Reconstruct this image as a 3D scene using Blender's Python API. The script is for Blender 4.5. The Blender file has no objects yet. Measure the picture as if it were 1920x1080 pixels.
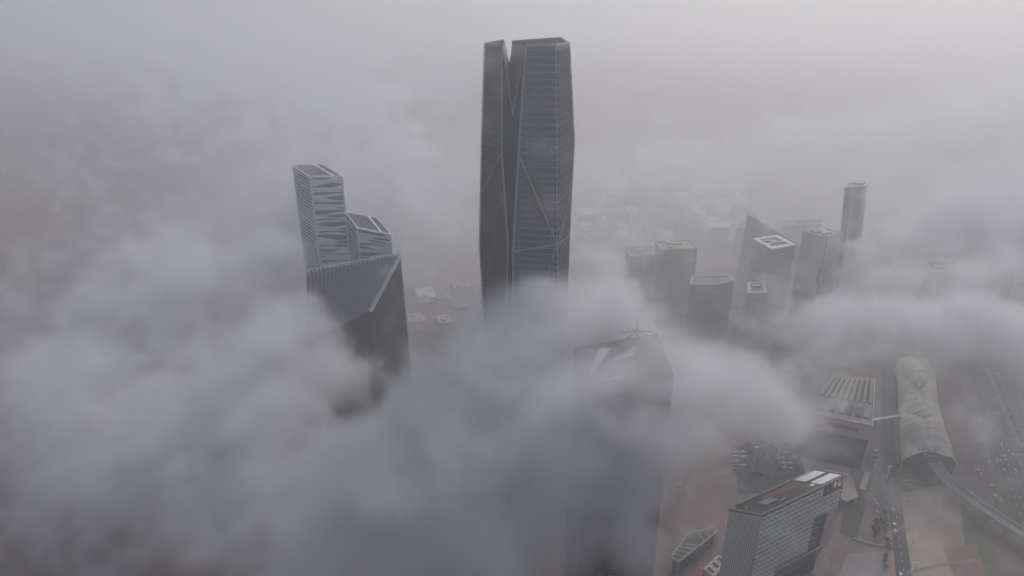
import bpy, bmesh, math, random
from mathutils import Vector, Matrix
from math import radians, sin, cos, pi, sqrt

random.seed(7)
SC = bpy.context.scene
COL = SC.collection

# ------------------------------------------------------------------ camera
CAM_H, PITCH, FOC = 405.0, radians(23.0), 1280.0      # metres, down tilt, focal length in 1920-wide pixels
cd = bpy.data.cameras.new("camera"); cam = bpy.data.objects.new("camera", cd); COL.objects.link(cam)
cam.location = (0, 0, CAM_H); cam.rotation_euler = (pi/2 - PITCH, 0, 0)
cd.sensor_width = 36.0; cd.lens = 24.0; cd.clip_start = 1.0; cd.clip_end = 30000.0
SC.camera = cam

# ------------------------------------------------------------------ sky and sun (overcast)
SUN_EL, SUN_AZ = radians(47), radians(32)             # azimuth clockwise from +Y (ahead, to the right)
world = bpy.data.worlds.new("World"); SC.world = world; world.use_nodes = True
wn = world.node_tree; wn.nodes.clear()
wo = wn.nodes.new("ShaderNodeOutputWorld"); wb = wn.nodes.new("ShaderNodeBackground"); ws = wn.nodes.new("ShaderNodeTexSky")
ws.sky_type = 'NISHITA'; ws.sun_disc = False; ws.sun_elevation = SUN_EL; ws.sun_rotation = SUN_AZ
ws.air_density = 1.0; ws.dust_density = 3.0; ws.ozone_density = 1.0
wb.inputs["Strength"].default_value = 0.12
wn.links.new(ws.outputs[0], wb.inputs[0]); wn.links.new(wb.outputs[0], wo.inputs[0])
sd = bpy.data.lights.new("sun", 'SUN'); sun = bpy.data.objects.new("sun", sd); COL.objects.link(sun)
sd.energy = 1.4; sd.angle = radians(25); sd.color = (1.0, 0.97, 0.94)
sun.rotation_euler = (pi/2 - SUN_EL, 0, pi - SUN_AZ)
sun.rotation_euler = Vector((-sin(SUN_AZ)*cos(SUN_EL), -cos(SUN_AZ)*cos(SUN_EL), -sin(SUN_EL))).to_track_quat('-Z', 'Y').to_euler()

SC.view_settings.view_transform = 'Standard'; SC.view_settings.look = 'None'
SC.view_settings.gamma = 1.0; SC.view_settings.use_curve_mapping = False
SC.view_settings.exposure = -0.15
cy = SC.cycles
cy.max_bounces = 6; cy.diffuse_bounces = 2; cy.glossy_bounces = 2; cy.transmission_bounces = 2
cy.volume_bounces = 5; cy.transparent_max_bounces = 4
cy.volume_step_rate = 5.0; cy.volume_max_steps = 512
cy.use_adaptive_sampling = True; cy.adaptive_threshold = 0.05; cy.adaptive_min_samples = 16
cy.use_denoising = True
cy.caustics_reflective = False; cy.caustics_refractive = False

# ------------------------------------------------------------------ measuring helpers (photo pixel -> point on a plane of the place)
CP, SP = cos(PITCH), sin(PITCH)
def ray(px, py):
    u = (px - 960) / FOC; v = (540 - py) / FOC
    return Vector((u, CP + v*SP, -SP + v*CP))
def at_z(px, py, z=0.0):
    d = ray(px, py); t = (z - CAM_H) / d.z
    return Vector((d.x*t, d.y*t, z))
def at_y(px, py, Y):
    d = ray(px, py); t = Y / d.y
    return Vector((d.x*t, Y, CAM_H + d.z*t))
def V(*a): return Vector(a)

# ------------------------------------------------------------------ materials
MATS = {}
def mat(name, col, rough=0.6, var=0.15, scale=0.05, metal=0.0, spec=0.5, detail=4.0, col2=None, bump=0.0):
    if name in MATS: return MATS[name]
    m = bpy.data.materials.new(name); m.use_nodes = True; nt = m.node_tree
    b = nt.nodes["Principled BSDF"]
    b.inputs["Roughness"].default_value = rough; b.inputs["Metallic"].default_value = metal
    b.inputs["Specular IOR Level"].default_value = spec
    tc = nt.nodes.new("ShaderNodeTexCoord"); n = nt.nodes.new("ShaderNodeTexNoise")
    n.inputs["Scale"].default_value = scale; n.inputs["Detail"].default_value = detail; n.inputs["Roughness"].default_value = 0.65
    nt.links.new(tc.outputs["Object"], n.inputs["Vector"])
    r = nt.nodes.new("ShaderNodeValToRGB")
    c2 = col2 if col2 else tuple(min(1, c*(1+var)) for c in col)
    c1 = col if col2 else tuple(c*(1-var) for c in col)
    r.color_ramp.elements[0].position = 0.3; r.color_ramp.elements[1].position = 0.7
    r.color_ramp.elements[0].color = (*c1, 1); r.color_ramp.elements[1].color = (*c2, 1)
    nt.links.new(n.outputs["Fac"], r.inputs[0]); nt.links.new(r.outputs[0], b.inputs["Base Color"])
    if bump:
        bp = nt.nodes.new("ShaderNodeBump"); bp.inputs["Strength"].default_value = bump; bp.inputs["Distance"].default_value = 0.5
        nt.links.new(n.outputs["Fac"], bp.inputs["Height"]); nt.links.new(bp.outputs[0], b.inputs["Normal"])
    MATS[name] = m
    return m
DGREY   = mat("dark grey metal", (0.07, 0.07, 0.08), 0.5, 0.12, 0.1)
FINM    = mat("blue grey louvres", (0.19, 0.205, 0.225), 0.5, 0.15, 0.2)
GLASS   = mat("dark curtain glass", (0.008, 0.017, 0.023), 0.25, 0.5, 0.22, spec=0.35, col2=(0.024, 0.034, 0.042))
TEAL    = mat("teal recess glass", (0.010, 0.030, 0.036), 0.2, 0.25, 0.05, spec=0.35)
BLUEGL  = mat("blue grey glass", (0.05, 0.07, 0.12), 0.25, 0.2, 0.04)
SLATE   = mat("slate louvre metal", (0.16, 0.16, 0.18), 0.5, 0.12, 0.1)
STEEL   = mat("grey steel trim", (0.30, 0.30, 0.32), 0.45, 0.1, 0.1)
PALE    = mat("pale aluminium", (0.55, 0.55, 0.56), 0.45, 0.1, 0.1)
WHITE   = mat("white cladding", (0.75, 0.74, 0.72), 0.55, 0.08, 0.08)
FRAME   = mat("pale window frames", (0.72, 0.69, 0.61), 0.7, 0.1, 0.06)
CONC    = mat("weathered concrete", (0.30, 0.28, 0.27), 0.85, 0.2, 0.07)
DARKRF  = mat("dark roof membrane", (0.055, 0.053, 0.055), 0.9, 0.3, 0.08)
ROOF    = mat("grey roof gravel", (0.20, 0.19, 0.185), 0.9, 0.25, 0.06)
PINK    = mat("rose sandstone", (0.42, 0.31, 0.28), 0.8, 0.14, 0.06)
PINKRF  = mat("rose roof screed", (0.40, 0.29, 0.26), 0.9, 0.15, 0.05)
BEIGE   = mat("beige render", (0.42, 0.37, 0.32), 0.85, 0.15, 0.05)
SAND    = mat("bare sand lot", (0.29, 0.215, 0.17), 0.95, 0.25, 0.02, detail=8)
EARTH   = mat("city ground", (0.075, 0.056, 0.052), 0.95, 0.3, 0.016, detail=12, col2=(0.21, 0.15, 0.13))
ASPH    = mat("asphalt", (0.05, 0.05, 0.052), 0.9, 0.25, 0.03, detail=8)
PAVE    = mat("brown plaza paving", (0.13, 0.10, 0.10), 0.85, 0.3, 0.05, detail=10, col2=(0.22, 0.155, 0.14))
GRASS   = mat("lawn", (0.05, 0.075, 0.03), 0.95, 0.3, 0.05, detail=8, col2=(0.10, 0.10, 0.05))
LEAF    = mat("foliage", (0.025, 0.045, 0.018), 0.8, 0.4, 0.4, col2=(0.06, 0.085, 0.035))
BARK    = mat("bark", (0.10, 0.075, 0.05), 0.9)
PAINT   = mat("road paint", (0.72, 0.72, 0.70), 0.7, 0.1, 0.3)
RUST    = mat("red brown roofing", (0.16, 0.085, 0.075), 0.85, 0.2, 0.08)
REDRF   = mat("red membrane", (0.30, 0.075, 0.07), 0.7, 0.12, 0.1)
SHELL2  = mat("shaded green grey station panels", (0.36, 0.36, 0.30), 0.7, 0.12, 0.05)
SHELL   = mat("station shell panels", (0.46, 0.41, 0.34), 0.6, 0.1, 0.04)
CARW    = mat("white car paint", (0.62, 0.62, 0.62), 0.25, 0.03)
CARS    = mat("silver car paint", (0.45, 0.45, 0.46), 0.25, 0.03, metal=0.4)
CARD    = mat("dark car paint", (0.03, 0.03, 0.035), 0.25, 0.03)
CARG    = mat("car glass and tyres", (0.012, 0.012, 0.014), 0.2, 0.03)

# ------------------------------------------------------------------ building helpers
def link(o, parent=None):
    COL.objects.link(o)
    if parent is not None: o.parent = parent
    return o
def mesh(name, verts, faces, m, parent=None, smooth=False):
    me = bpy.data.meshes.new(name)
    me.from_pydata([tuple(v) for v in verts], [], faces); me.update()
    for k in (m if isinstance(m, (list, tuple)) else [m]): me.materials.append(k)
    bm = bmesh.new(); bm.from_mesh(me); bmesh.ops.recalc_face_normals(bm, faces=bm.faces); bm.to_mesh(me); bm.free()
    if smooth: me.shade_smooth()
    return link(bpy.data.objects.new(name, me), parent)
def thing(name, label, cat, group=None):
    o = bpy.data.objects.new(name, None); o.empty_display_size = 5; link(o)
    o["label"] = label; o["category"] = cat
    if group: o["group"] = group
    return o
def tag(o, label=None, cat=None, group=None, kind=None):
    if label: o["label"] = label
    if cat: o["category"] = cat
    if group: o["group"] = group
    if kind: o["kind"] = kind
    return o
class Geo:
    """collects plain shapes into one mesh"""
    def __init__(s): s.v, s.f = [], []
    def hexa(s, p):                       # 8 corners: bottom ring then top ring
        b = len(s.v); s.v += [Vector(q) for q in p]
        for f in ((3,2,1,0),(4,5,6,7),(0,1,5,4),(1,2,6,5),(2,3,7,6),(3,0,4,7)): s.f.append(tuple(b+i for i in f))
    def box(s, x0, x1, y0, y1, z0, z1):
        s.hexa([(x0,y0,z0),(x1,y0,z0),(x1,y1,z0),(x0,y1,z0),(x0,y0,z1),(x1,y0,z1),(x1,y1,z1),(x0,y1,z1)])
    def obox(s, o, a, b, c):              # corner and three edge vectors
        o, a, b, c = Vector(o), Vector(a), Vector(b), Vector(c)
        s.hexa([o, o+a, o+a+b, o+b, o+c, o+a+c, o+a+b+c, o+b+c])
    def bar(s, p, q, w, h=None, up=V(0,0,1)):
        p, q = Vector(p), Vector(q); h = h or w
        d = (q-p).normalized()
        if abs(d.dot(up)) > 0.98: up = V(0,1,0)
        r = d.cross(up).normalized()*w/2; u = d.cross(r).normalized()*h/2
        s.hexa([p-r-u, p+r-u, p+r+u, p-r+u, q-r-u, q+r-u, q+r+u, q-r+u])
    def prism(s, pts, z0, z1):
        b = len(s.v); n = len(pts)
        s.v += [Vector((p[0], p[1], z0)) for p in pts] + [Vector((p[0], p[1], z1)) for p in pts]
        s.f.append(tuple(b+i for i in range(n))[::-1]); s.f.append(tuple(b+n+i for i in range(n)))
        for i in range(n): s.f.append((b+i, b+(i+1)%n, b+n+(i+1)%n, b+n+i))
    def slab(s, pts, off):                # planar-ish polygon extruded by a vector
        b = len(s.v); n = len(pts); off = Vector(off)
        s.v += [Vector(p) for p in pts] + [Vector(p)+off for p in pts]
        s.f.append(tuple(b+i for i in range(n))[::-1]); s.f.append(tuple(b+n+i for i in range(n)))
        for i in range(n): s.f.append((b+i, b+(i+1)%n, b+n+(i+1)%n, b+n+i))
    def build(s, name, m, parent=None, kind=None):
        o = mesh(name, s.v, s.f, m, parent)
        if kind: o["kind"] = kind
        return o
def bar(name, p, q, w, m, parent, h=None):
    g = Geo(); g.bar(p, q, w, h); return g.build(name, m, parent)
def lerp(a, b, t): return a + (b-a)*t
def poly_at_z(poly, z):                   # point of a rising polyline (list of points, top to bottom) at height z
    for a, b in zip(poly, poly[1:]):
        if (a.z >= z >= b.z) or (a.z <= z <= b.z): return lerp(a, b, (z-a.z)/(b.z-a.z) if a.z != b.z else 0)
    return poly[0].copy() if z > poly[0].z else poly[-1].copy()
def ring_offset(pts, d):                  # outward offset of a plan polygon
    n = len(pts); A = sum(pts[i].x*pts[(i+1)%n].y - pts[(i+1)%n].x*pts[i].y for i in range(n)); sg = 1 if A > 0 else -1
    out = []
    for i in range(n):
        a, b, c = pts[i-1], pts[i], pts[(i+1)%n]
        e1 = (b-a).to_2d().normalized(); e2 = (c-b).to_2d().normalized()
        n1 = V(e1.y, -e1.x)*sg; n2 = V(e2.y, -e2.x)*sg
        k = (n1+n2); k = k/(max(0.3, k.dot(n1)))
        out.append(V(b.x+k.x*d, b.y+k.y*d, 0))
    return out
def ring_mesh(g, inner, outer, z0, z1):
    n = len(inner)
    for i in range(n):
        j = (i+1) % n
        g.hexa([V(*outer[i][:2], z0), V(*outer[j][:2], z0), V(*inner[j][:2], z0), V(*inner[i][:2], z0),
                V(*outer[i][:2], z1), V(*outer[j][:2], z1), V(*inner[j][:2], z1), V(*inner[i][:2], z1)])

# ================================================================== THE GROUND
gr = mesh("ground", [(-6500,-1500,0),(6500,-1500,0),(6500,8500,0),(-6500,8500,0)], [(0,1,2,3)], EARTH); tag(gr, kind="structure")
SHEET = [0]
def sheet(name, pts, m, kind="structure", z=None):
    SHEET[0] += 1
    if z is None: z = 0.02 + 0.012*SHEET[0]
    o = mesh(name, [V(p.x, p.y, z) for p in pts], [tuple(range(len(pts)))], m); tag(o, kind=kind); return o
def gp(*pts): return [at_z(x, y) for x, y in pts]
#  sheets follow the plan of the district; pixels below are only how they were measured
sheet("pavement", gp((1475,700),(1660,690),(1690,880),(1700,1100),(1250,1100),(1290,900)), PAVE)
sheet("sand_lot", gp((1668,930),(1790,905),(1850,1110),(1655,1110)), SAND)
sheet("lawn", gp((1655,870),(1750,868),(1790,905),(1668,925)), GRASS)
sheet("lawn", gp((1800,945),(1860,985),(1880,1110),(1820,1110)), GRASS)
sheet("sand_lot", gp((1700,1000),(1755,985),(1790,1100),(1690,1100)), mat("pale trodden sand", (0.36,0.29,0.22), .95, .2, .03, detail=8))
sheet("pavement", gp((1800,760),(1935,745),(1960,900),(1830,880)), mat("worn car park", (0.12,0.105,0.11), .95, .25, .03, detail=8))
sheet("pavement", gp((1795,650),(1850,646),(1862,700),(1800,705)), mat("worn car park", (0,0,0)))
sheet("lawn", gp((1640,905),(1655,903),(1660,985),(1648,986)), GRASS); sheet("lawn", gp((1475,705),(1545,690),(1535,760),(1478,770)), GRASS)
sheet("lawn", gp((1795,600),(1850,590),(1870,650),(1806,655)), GRASS); sheet("lawn", gp((1870,910),(1950,960),(1950,1010),(1900,985)), GRASS)
sheet("pavement", gp((1770,1030),(1830,1020),(1860,1110),(1800,1110)), mat("brick red paving", (0.19,0.11,0.09), .9, .25, .05))
sheet("pavement", gp((1590,1040),(1660,1032),(1670,1110),(1560,1110)), mat("grey flagged forecourt", (0.24,0.22,0.23), .85, .15, .06, detail=8))
sheet("pavement", gp((1372,836),(1500,832),(1512,905),(1440,925),(1385,925)), ASPH)
sheet("pavement", gp((1440,640),(1530,640),(1490,695),(1450,700)), mat("worn car park", (0,0,0)))
def strip(name, pts, width, m, z=None, kind="structure"):
    L, R = [], []
    for i, p in enumerate(pts):
        a = pts[max(0, i-1)]; b = pts[min(len(pts)-1, i+1)]
        t = (b-a).to_2d().normalized(); nrm = V(-t.y, t.x, 0)
        L.append(p + nrm*width/2); R.append(p - nrm*width/2)
    SHEET[0] += 1
    if z is None: z = 0.02 + 0.012*SHEET[0]
    vs = [V(p.x, p.y, z) for p in L] + [V(p.x, p.y, z) for p in R]; n = len(pts)
    o = mesh(name, vs, [(i, i+1, n+i+1, n+i) for i in range(n-1)], m); tag(o, kind=kind); return o
def dashes(pts, off, seg, gap, m, w=0.35):
    g = Geo(); acc = 0.0; k = 0
    z = 0.03 + 0.012*(SHEET[0]+1)
    for a, b in zip(pts, pts[1:]):
        d = (b-a).to_2d(); L = d.length; t = V(d.x/L, d.y/L, 0); nrm = V(-t.y, t.x, 0); s = 0
        while s + seg < L:
            p = a + t*s + nrm*off
            n0 = len(g.v)
            g.v += [V(p.x-nrm.x*w/2, p.y-nrm.y*w/2, z), V(p.x+nrm.x*w/2, p.y+nrm.y*w/2, z),
                    V(p.x+nrm.x*w/2+t.x*seg, p.y+nrm.y*w/2+t.y*seg, z), V(p.x-nrm.x*w/2+t.x*seg, p.y-nrm.y*w/2+t.y*seg, z)]
            g.f.append((n0, n0+1, n0+2, n0+3)); s += seg+gap
    o = g.build("road_markings", m); tag(o, kind="structure"); return o
HWY = [at_z(1990,1150), at_z(1900,900), at_z(1850,740), at_z(1810,640), at_z(1780,560), at_z(1752,480), at_z(1738,430)]
HWY2 = [p + V(38,0,0) for p in HWY]
strip("road", HWY, 17, ASPH); strip("road", HWY2, 17, ASPH)
for off in (-4, 0, 4): dashes(HWY, off, 4, 8, PAINT); dashes(HWY2, off, 4, 8, PAINT)
LANE = [at_z(1700,1120), at_z(1672,900), at_z(1665,780), at_z(1662,690), at_z(1640,620)]
strip("road", LANE, 11, ASPH); dashes(LANE, 0, 3, 6, PAINT)
CROSS = [at_z(1480,905), at_z(1440,860), at_z(1430,800), at_z(1425,700), at_z(1400,610), at_z(1370,560)]
strip("road", CROSS, 16, ASPH); dashes(CROSS, 0, 4, 6, PAINT)
strip("road", [at_z(1240,640), at_z(1400,610), at_z(1640,620), at_z(1810,640), at_z(1990,655)], 14, ASPH)
for pts in (((1690,905),(1720,915),(1752,918),(1790,912)), ((1666,1000),(1700,985),(1760,975),(1800,985)), ((1478,820),(1470,850),(1474,885)), ((1560,930),(1590,955),(1600,1000)), ((1700,1075),(1760,1060),(1830,1050)), ((1855,700),(1880,760),(1915,840)), ((1800,700),(1830,790),(1862,880)), ((1290,905),(1330,890),(1385,880))):
    strip("path", [at_z(*q) for q in pts], 2.2, mat('trodden path', (0.24,0.20,0.175), .95, .2, .05))
strip("road", [at_z(760,655), at_z(900,640), at_z(1240,640)], 14, ASPH)

# ================================================================== THE TALL FACETED TOWER
tower = thing("faceted_skyscraper", "tallest skyscraper, dark faceted glass with V-shaped notch in its crown, rising from the fog", "skyscraper")
A = [at_y(910,83,456), at_y(904,270,452), at_y(900,460,450), at_y(907,572,456)]
B = [at_y(941,85,434), at_y(941,290,428), at_y(952,452,426), at_y(950,560,430)]
D = [at_y(986,86,431), at_y(972,290,425), at_y(962,470,424), at_y(962,560,428)]
E = [at_y(1041,85,434), at_y(1043,280,426), at_y(1044,457,418), at_y(1046,560,424)]
F = [at_y(1066,82,458), at_y(1075,265,456), at_y(1066,440,460), at_y(1062,560,462)]
ztop = sum(p[0].z for p in (A, B, D, E, F))/5
for p, sx in ((A, 0.62), (B, 0.8), (D, 0.9), (E, 0.72), (F, 0.62)):       # feet: the tower tapers to its base
    q = p[-1]; cx = 12.0
    p.append(V(cx + (q.x-cx)*0.80, 452 + (q.y-452)*0.85, 0))
BX = 12.0
G = [V(F[0].x-3, 486, ztop+1.5), V(F[0].x+3, 492, 270), V(F[0].x+1, 494, 150), V(F[0].x-6, 486, 0)]
Hh = [at_y(960,79,490), V(8, 496, 270), V(8, 497, 150), V(8, 488, 0)]
II = [V(A[0].x+11, 484, ztop), V(A[0].x+6, 490, 270), V(A[0].x+7, 492, 150), V(A[0].x+14, 486, 0)]
def pts_between(Lp, Rp):
    zs = sorted({round(p.z, 2) for p in Lp} | {round(p.z, 2) for p in Rp}, reverse=True)
    return zs
def skin(name, Lp, Rp, m, parent, out, thick=0.6):
    """ruled wall between two edge polylines"""
    zs = [z for z in sorted({round(p.z, 2) for p in Lp} | {round(p.z, 2) for p in Rp}, reverse=True)]
    zt = min(Lp[0].z, Rp[0].z)
    zs = [z for z in zs if z <= zt]
    l = [Lp[0]] + [poly_at_z(Lp, z) for z in zs[1:]]; r = [Rp[0]] + [poly_at_z(Rp, z) for z in zs[1:]]
    n = len(l); vs = l + r + [p - out*thick for p in l] + [p - out*thick for p in r]; fs = []
    for i in range(n-1):
        fs.append((i, i+1, n+i+1, n+i)); fs.append((2*n+i, 3*n+i, 3*n+i+1, 2*n+i+1))
        fs.append((i, 2*n+i, 2*n+i+1, i+1)); fs.append((n+i, n+i+1, 3*n+i+1, 3*n+i))
    fs.append((0, n, 3*n, 2*n)); fs.append((n-1, 3*n-1, 4*n-1, 2*n-1))
    return mesh(name, vs, fs, m, parent)
def outward(Lp, Rp):
    d = (Rp[1]-Lp[1]); n = V(d.y, -d.x, 0).normalized()
    return n
oDE, oEF, oAB = outward(D, E), outward(E, F), outward(A, B)
wDE = skin("glass_wall", D, E, GLASS, tower, oDE); wEF = skin("glass_wall", E, F, GLASS, tower, oEF); wAB = skin("glass_wall", A, B, GLASS, tower, oAB)
skin("rear_wall", F, G, SLATE, tower, V(1,0,0), 0.8); skin("rear_wall", G, Hh, SLATE, tower, V(0,1,0), 0.8)
skin("rear_wall", II, A, SLATE, tower, V(-1,0,0), 0.8)
NV = at_y(955,117,492)                      # floor of the notch in the rear wall
mesh("rear_wall", [II[0], II[1], II[2], II[3], Hh[3], Hh[2], Hh[1], Hh[0]+V(0,0,-4), NV], [(0,1,2,3,4,5,6,7,8)], SLATE, tower)
# recessed front glass with its V cut
rec = V(0, 5.0, 0)
Bi = [p + rec for p in B]; Di = [p + rec for p in D]
C = at_y(961,216,437)
mesh("recess_glass", [Bi[0], Bi[1], Bi[2], Bi[3], Bi[4], Di[4], Di[3], Di[2], Di[1], Di[0], C], [(0,1,10),(1,9,10) if False else (1,8,10),(8,9,10),(1,2,7,8),(2,3,6,7),(3,4,5,6)], TEAL, tower)
for P, o in ((B, -1), (D, 1)):              # the reveals either side of the recess
    vs = [p for p in P] + [p + rec for p in P]; n = len(P)
    mesh("recess_reveal", vs, [(i, i+1, n+i+1, n+i) for i in range(n-1)], SLATE, tower)
for P in (Bi, Di):
    bar("notch_trim", P[0] + V(0,-0.5,0), C + V(0,-0.5,0), 0.5, PALE, tower)
# inner faces of the crown
mesh("crown_inner_wall", [B[0]+V(.4,.5,0), II[0]+V(1,-1,0), NV+V(-.4,-1,0), C+V(-.5,1,3)], [(0,1,2,3)], CONC, tower)
mesh("crown_inner_wall", [D[0]+V(-.2,.7,0), Hh[0]+V(0,-1,-1), NV+V(.4,-1,0), C+V(.5,1,3)], [(0,1,2,3)], SLATE, tower)
zd = at_y(965,128,470).z
deck = [p.copy() for p in (A[0], B[0], C, D[0], E[0], F[0], G[0], Hh[0], II[0])]
g = Geo(); g.prism([V(p.x*0.97+0.3, lerp(p.y, 462, .04), 0) for p in (V(A[0].x+4,452,0), V(B[0].x,446,0), V(D[0].x,446,0), V(E[0].x-2,442,0), V(F[0].x-3,458,0), G[0]+V(-1,-2,0), Hh[0]+V(0,-2,0), II[0]+V(0,-2,0))], C.z-8, C.z-6); g.build("roof_deck", ROOF, tower)
for i in range(7):
    x = 2 + i*2.2; g = Geo(); g.box(x, x+1.4+random.random()*.6, 466+(i%3)*4, 469+(i%3)*4, C.z-6, zd-3+random.random()*5); g.build("roof_plant", STEEL if i % 2 else CONC, tower)
for i in range(4):
    bar("crown_truss", V(0.0+i*3.5, 468, zd-2), V(7-i*1.5, 478, zd+4), 0.5, PALE, tower)
# crown cap rails
for p, q in ((A[0], B[0]), (D[0], E[0]), (E[0], F[0]), (F[0], G[0]), (G[0], Hh[0]), (A[0], II[0])):
    bar("crown_rail", p + V(0,0,0.2), q + V(0,0,0.2), 1.2, STEEL, tower, 1.6)
# edge beams
for P, off, w, m in ((B, V(0,-.6,0), 1.1, STEEL), (D, V(0,-.6,0), 1.3, STEEL), (E, V(.3,-.6,0), 0.9, STEEL), (F, V(.6,-.3,0), 0.8, PALE), (A, V(-.5,-.4,0), 0.7, STEEL)):
    for a, b in zip(P, P[1:]): bar("edge_beam", a + off, b + off, w, m, tower)
def brace(a, b, off, w=.6): bar("diagonal_brace", a + off, b + off, w, STEEL, tower)
brace(D[1], E[2], V(0.3,-1.3,0), .9)
brace(F[2], E[2], V(.8,-.8,0), .45); brace(poly_at_z(F, F[1].z-34), E[2], V(.8,-.9,0), .35)
brace(E[2], lerp(D[3], E[3], .62), V(0,-1.3,0), .4); brace(E[2], poly_at_z(F, F[3].z), V(.8,-.8,0), .35); brace(D[2], E[2], V(0,-1.3,0), 0.9)
bar("diagonal_brace", B[1]+V(-.6,-.6,0), poly_at_z(A, A[2].z+36)+V(-.6,-.6,0), .5, SLATE, tower)
zz = F[0].z - 4
while zz > F[2].z:
    p = poly_at_z(F, zz); q = poly_at_z(F, zz-2.2); bar("edge_light", p+V(.2,-1.0,0), q+V(.2,-1.0,0), .6, WHITE, tower); zz -= 4.35
# floors: a rail for each, slanted louvres between
def louvres(wall, Lp, Rp, out, fins, lean, fw, floor_h=4.35, rails=True, rail_m=STEEL, rail_w=.55, fin_m=SLATE, fd=.7):
    zt = min(Lp[0].z, Rp[0].z) - 2.0; fin = Geo(); z = zt
    while z > 8:
        l, r = poly_at_z(Lp, z), poly_at_z(Rp, z); l2, r2 = poly_at_z(Lp, z-floor_h), poly_at_z(Rp, z-floor_h)
        if rails: bar("floor_rail", l + out*.5, r + out*.5, .9, rail_m, wall, rail_w)
        for k in range(fins):
            t = (k+.5)/fins; t2 = max(0, min(1, t - lean/fins))
            a = lerp(l, r, t) + out*.45; b = lerp(l2, r2, t2) + out*.45
            e = (r-l).normalized()*fw/2; dd = out*fd
            fin.hexa([b-e, b+e, b+e+dd, b-e+dd, a-e, a+e, a+e+dd, a-e+dd])
        z -= floor_h
    fin.build("louvre_fins", fin_m, wall, kind="stuff")
louvres(wDE, D, E, oDE, 15, 1.25, .62, rail_w=.42, fin_m=FINM)
louvres(wEF, E, F, oEF, 12, -0.6, .45, rail_m=SLATE, rail_w=.3, fin_m=FINM)
louvres(wAB, A, B, oAB, 5, .1, .12, rail_m=GLASS, rail_w=.2, fin_m=GLASS, fd=.25)

# ================================================================== BANDED TOWERS, LEFT
def banded(root, FL, FR, BR, BL, ztops, seed, rows_h=4.6, side_h=4.0):
    """four corner points in plan, with a roof height at each corner"""
    rnd = random.Random(seed)
    P = [FL, FR, BR, BL]
    vs = [V(p.x, p.y, 0) for p in P] + [V(p.x, p.y, z) for p, z in zip(P, ztops)]
    mesh("glass_body", vs, [(0,1,5,4),(1,2,6,5),(2,3,7,6),(3,0,4,7),(4,5,6,7)], BLUEGL, root)
    e = (FR-FL); W = e.to_2d().length; e = V(e.x, e.y, 0).normalized(); nrm = V(e.y, -e.x, 0)
    def zt(u): return lerp(ztops[0], ztops[1], u)
    # white wavy bands, thicker and thinner so that they branch
    z = min(ztops[0], ztops[1]) - 2.0; k = 0; N = 14
    while z > 20:
        side = 1 if rnd.random() < .5 else -1
        amp = rnd.uniform(1.2, 2.3); ph = rnd.uniform(0, 6); pk = rnd.uniform(.25, .75)
        top, bot = [], []
        for i in range(N+1):
            u = i/N
            w = 1.0 + 1.7*max(0, side*(u-pk)*2.0) + .5*sin(ph+u*7)
            mid = z + amp*sin(ph*1.7+u*2.6)*.8
            q = FL + e*(W*u)
            top.append(V(q.x, q.y, min(mid+w, zt(u)-.2))); bot.append(V(q.x, q.y, min(mid-w*.9, zt(u)-.5)))
        o = nrm*.7; n = N+1
        vs = top + bot + [p+o for p in top] + [p+o for p in bot]; fs = []
        for i in range(N):
            fs += [(2*n+i, 2*n+i+1, 3*n+i+1, 3*n+i), (i, i+1, 2*n+i+1, 2*n+i), (n+i, 3*n+i, 3*n+i+1, n+i+1)]
        fs += [(0, 2*n, 3*n, n), (N, n+N, 3*n+N, 2*n+N)]
        mesh("facade_band", vs, fs, WHITE, root); z -= rows_h; k += 1
    for p, zz, s in ((FL, ztops[0], .9), (FR, ztops[1], .9)):
        bar("corner_post", V(p.x, p.y, 0) + nrm*.5, V(p.x, p.y, zz+.3) + nrm*.5, 1.8, WHITE, root)
    bar("roof_edge", V(FL.x, FL.y, ztops[0]+.2) + nrm*.5, V(FR.x, FR.y, ztops[1]+.2) + nrm*.5, 1.5, WHITE, root)
    for a, b, za, zb in ((FL, BL, ztops[0], ztops[3]), (FR, BR, ztops[1], ztops[2]), (BL, BR, ztops[3], ztops[2])):
        bar("roof_edge", V(a.x, a.y, za+.1), V(b.x, b.y, zb+.1), 1.0, PALE, root)
    # louvres on the side and slats over the roof
    s = V(BL.x-FL.x, BL.y-FL.y, 0); so = V(s.y, -s.x, 0).normalized()*-1
    if so.x > 0: so = -so
    zz = min(ztops[0], ztops[3]) - 2
    while zz > 10:
        bar("side_louvre", V(FL.x, FL.y, zz)+so*.4, V(BL.x, BL.y, zz)+so*.4, .8, PALE, root, .7); zz -= side_h
    for k in range(1, 13):
        t = k/13
        a = lerp(V(FL.x, FL.y, ztops[0]), V(BL.x, BL.y, ztops[3]), t); b = lerp(V(FR.x, FR.y, ztops[1]), V(BR.x, BR.y, ztops[2]), t)
        bar("roof_slat", a + V(0,0,.25), b + V(0,0,.25), .55, STEEL, root, .5)
    a = lerp(V(FL.x, FL.y, ztops[0]), V(FR.x, FR.y, ztops[1]), .72); b = lerp(V(BL.x, BL.y, ztops[3]), V(BR.x, BR.y, ztops[2]), .72)
    bar("roof_rib", a+V(0,0,.7), b+V(0,0,.7), 1.6, WHITE, root, .8)
t2 = thing("banded_tower", "tall tower left of centre with white branching bands over dark glass and slatted roof", "tower")
z2 = 238.0
q0, q1 = at_z(582,332,z2), at_z(642,331,z2); bk = V(-31, 44, 0)
banded(t2, q0, q1, q1+bk, q0+bk, (z2, z2, z2+2, z2+2), 3)
t2b = thing("banded_block", "lower banded block with sloping roof, between the tall banded tower and the fog", "tower")
z3 = 200.0
q0, q1 = at_z(670,428,z3), at_z(733,440,z3-3); q0.z = q1.z = 0; bk2 = V(-19, 36, 0)
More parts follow.
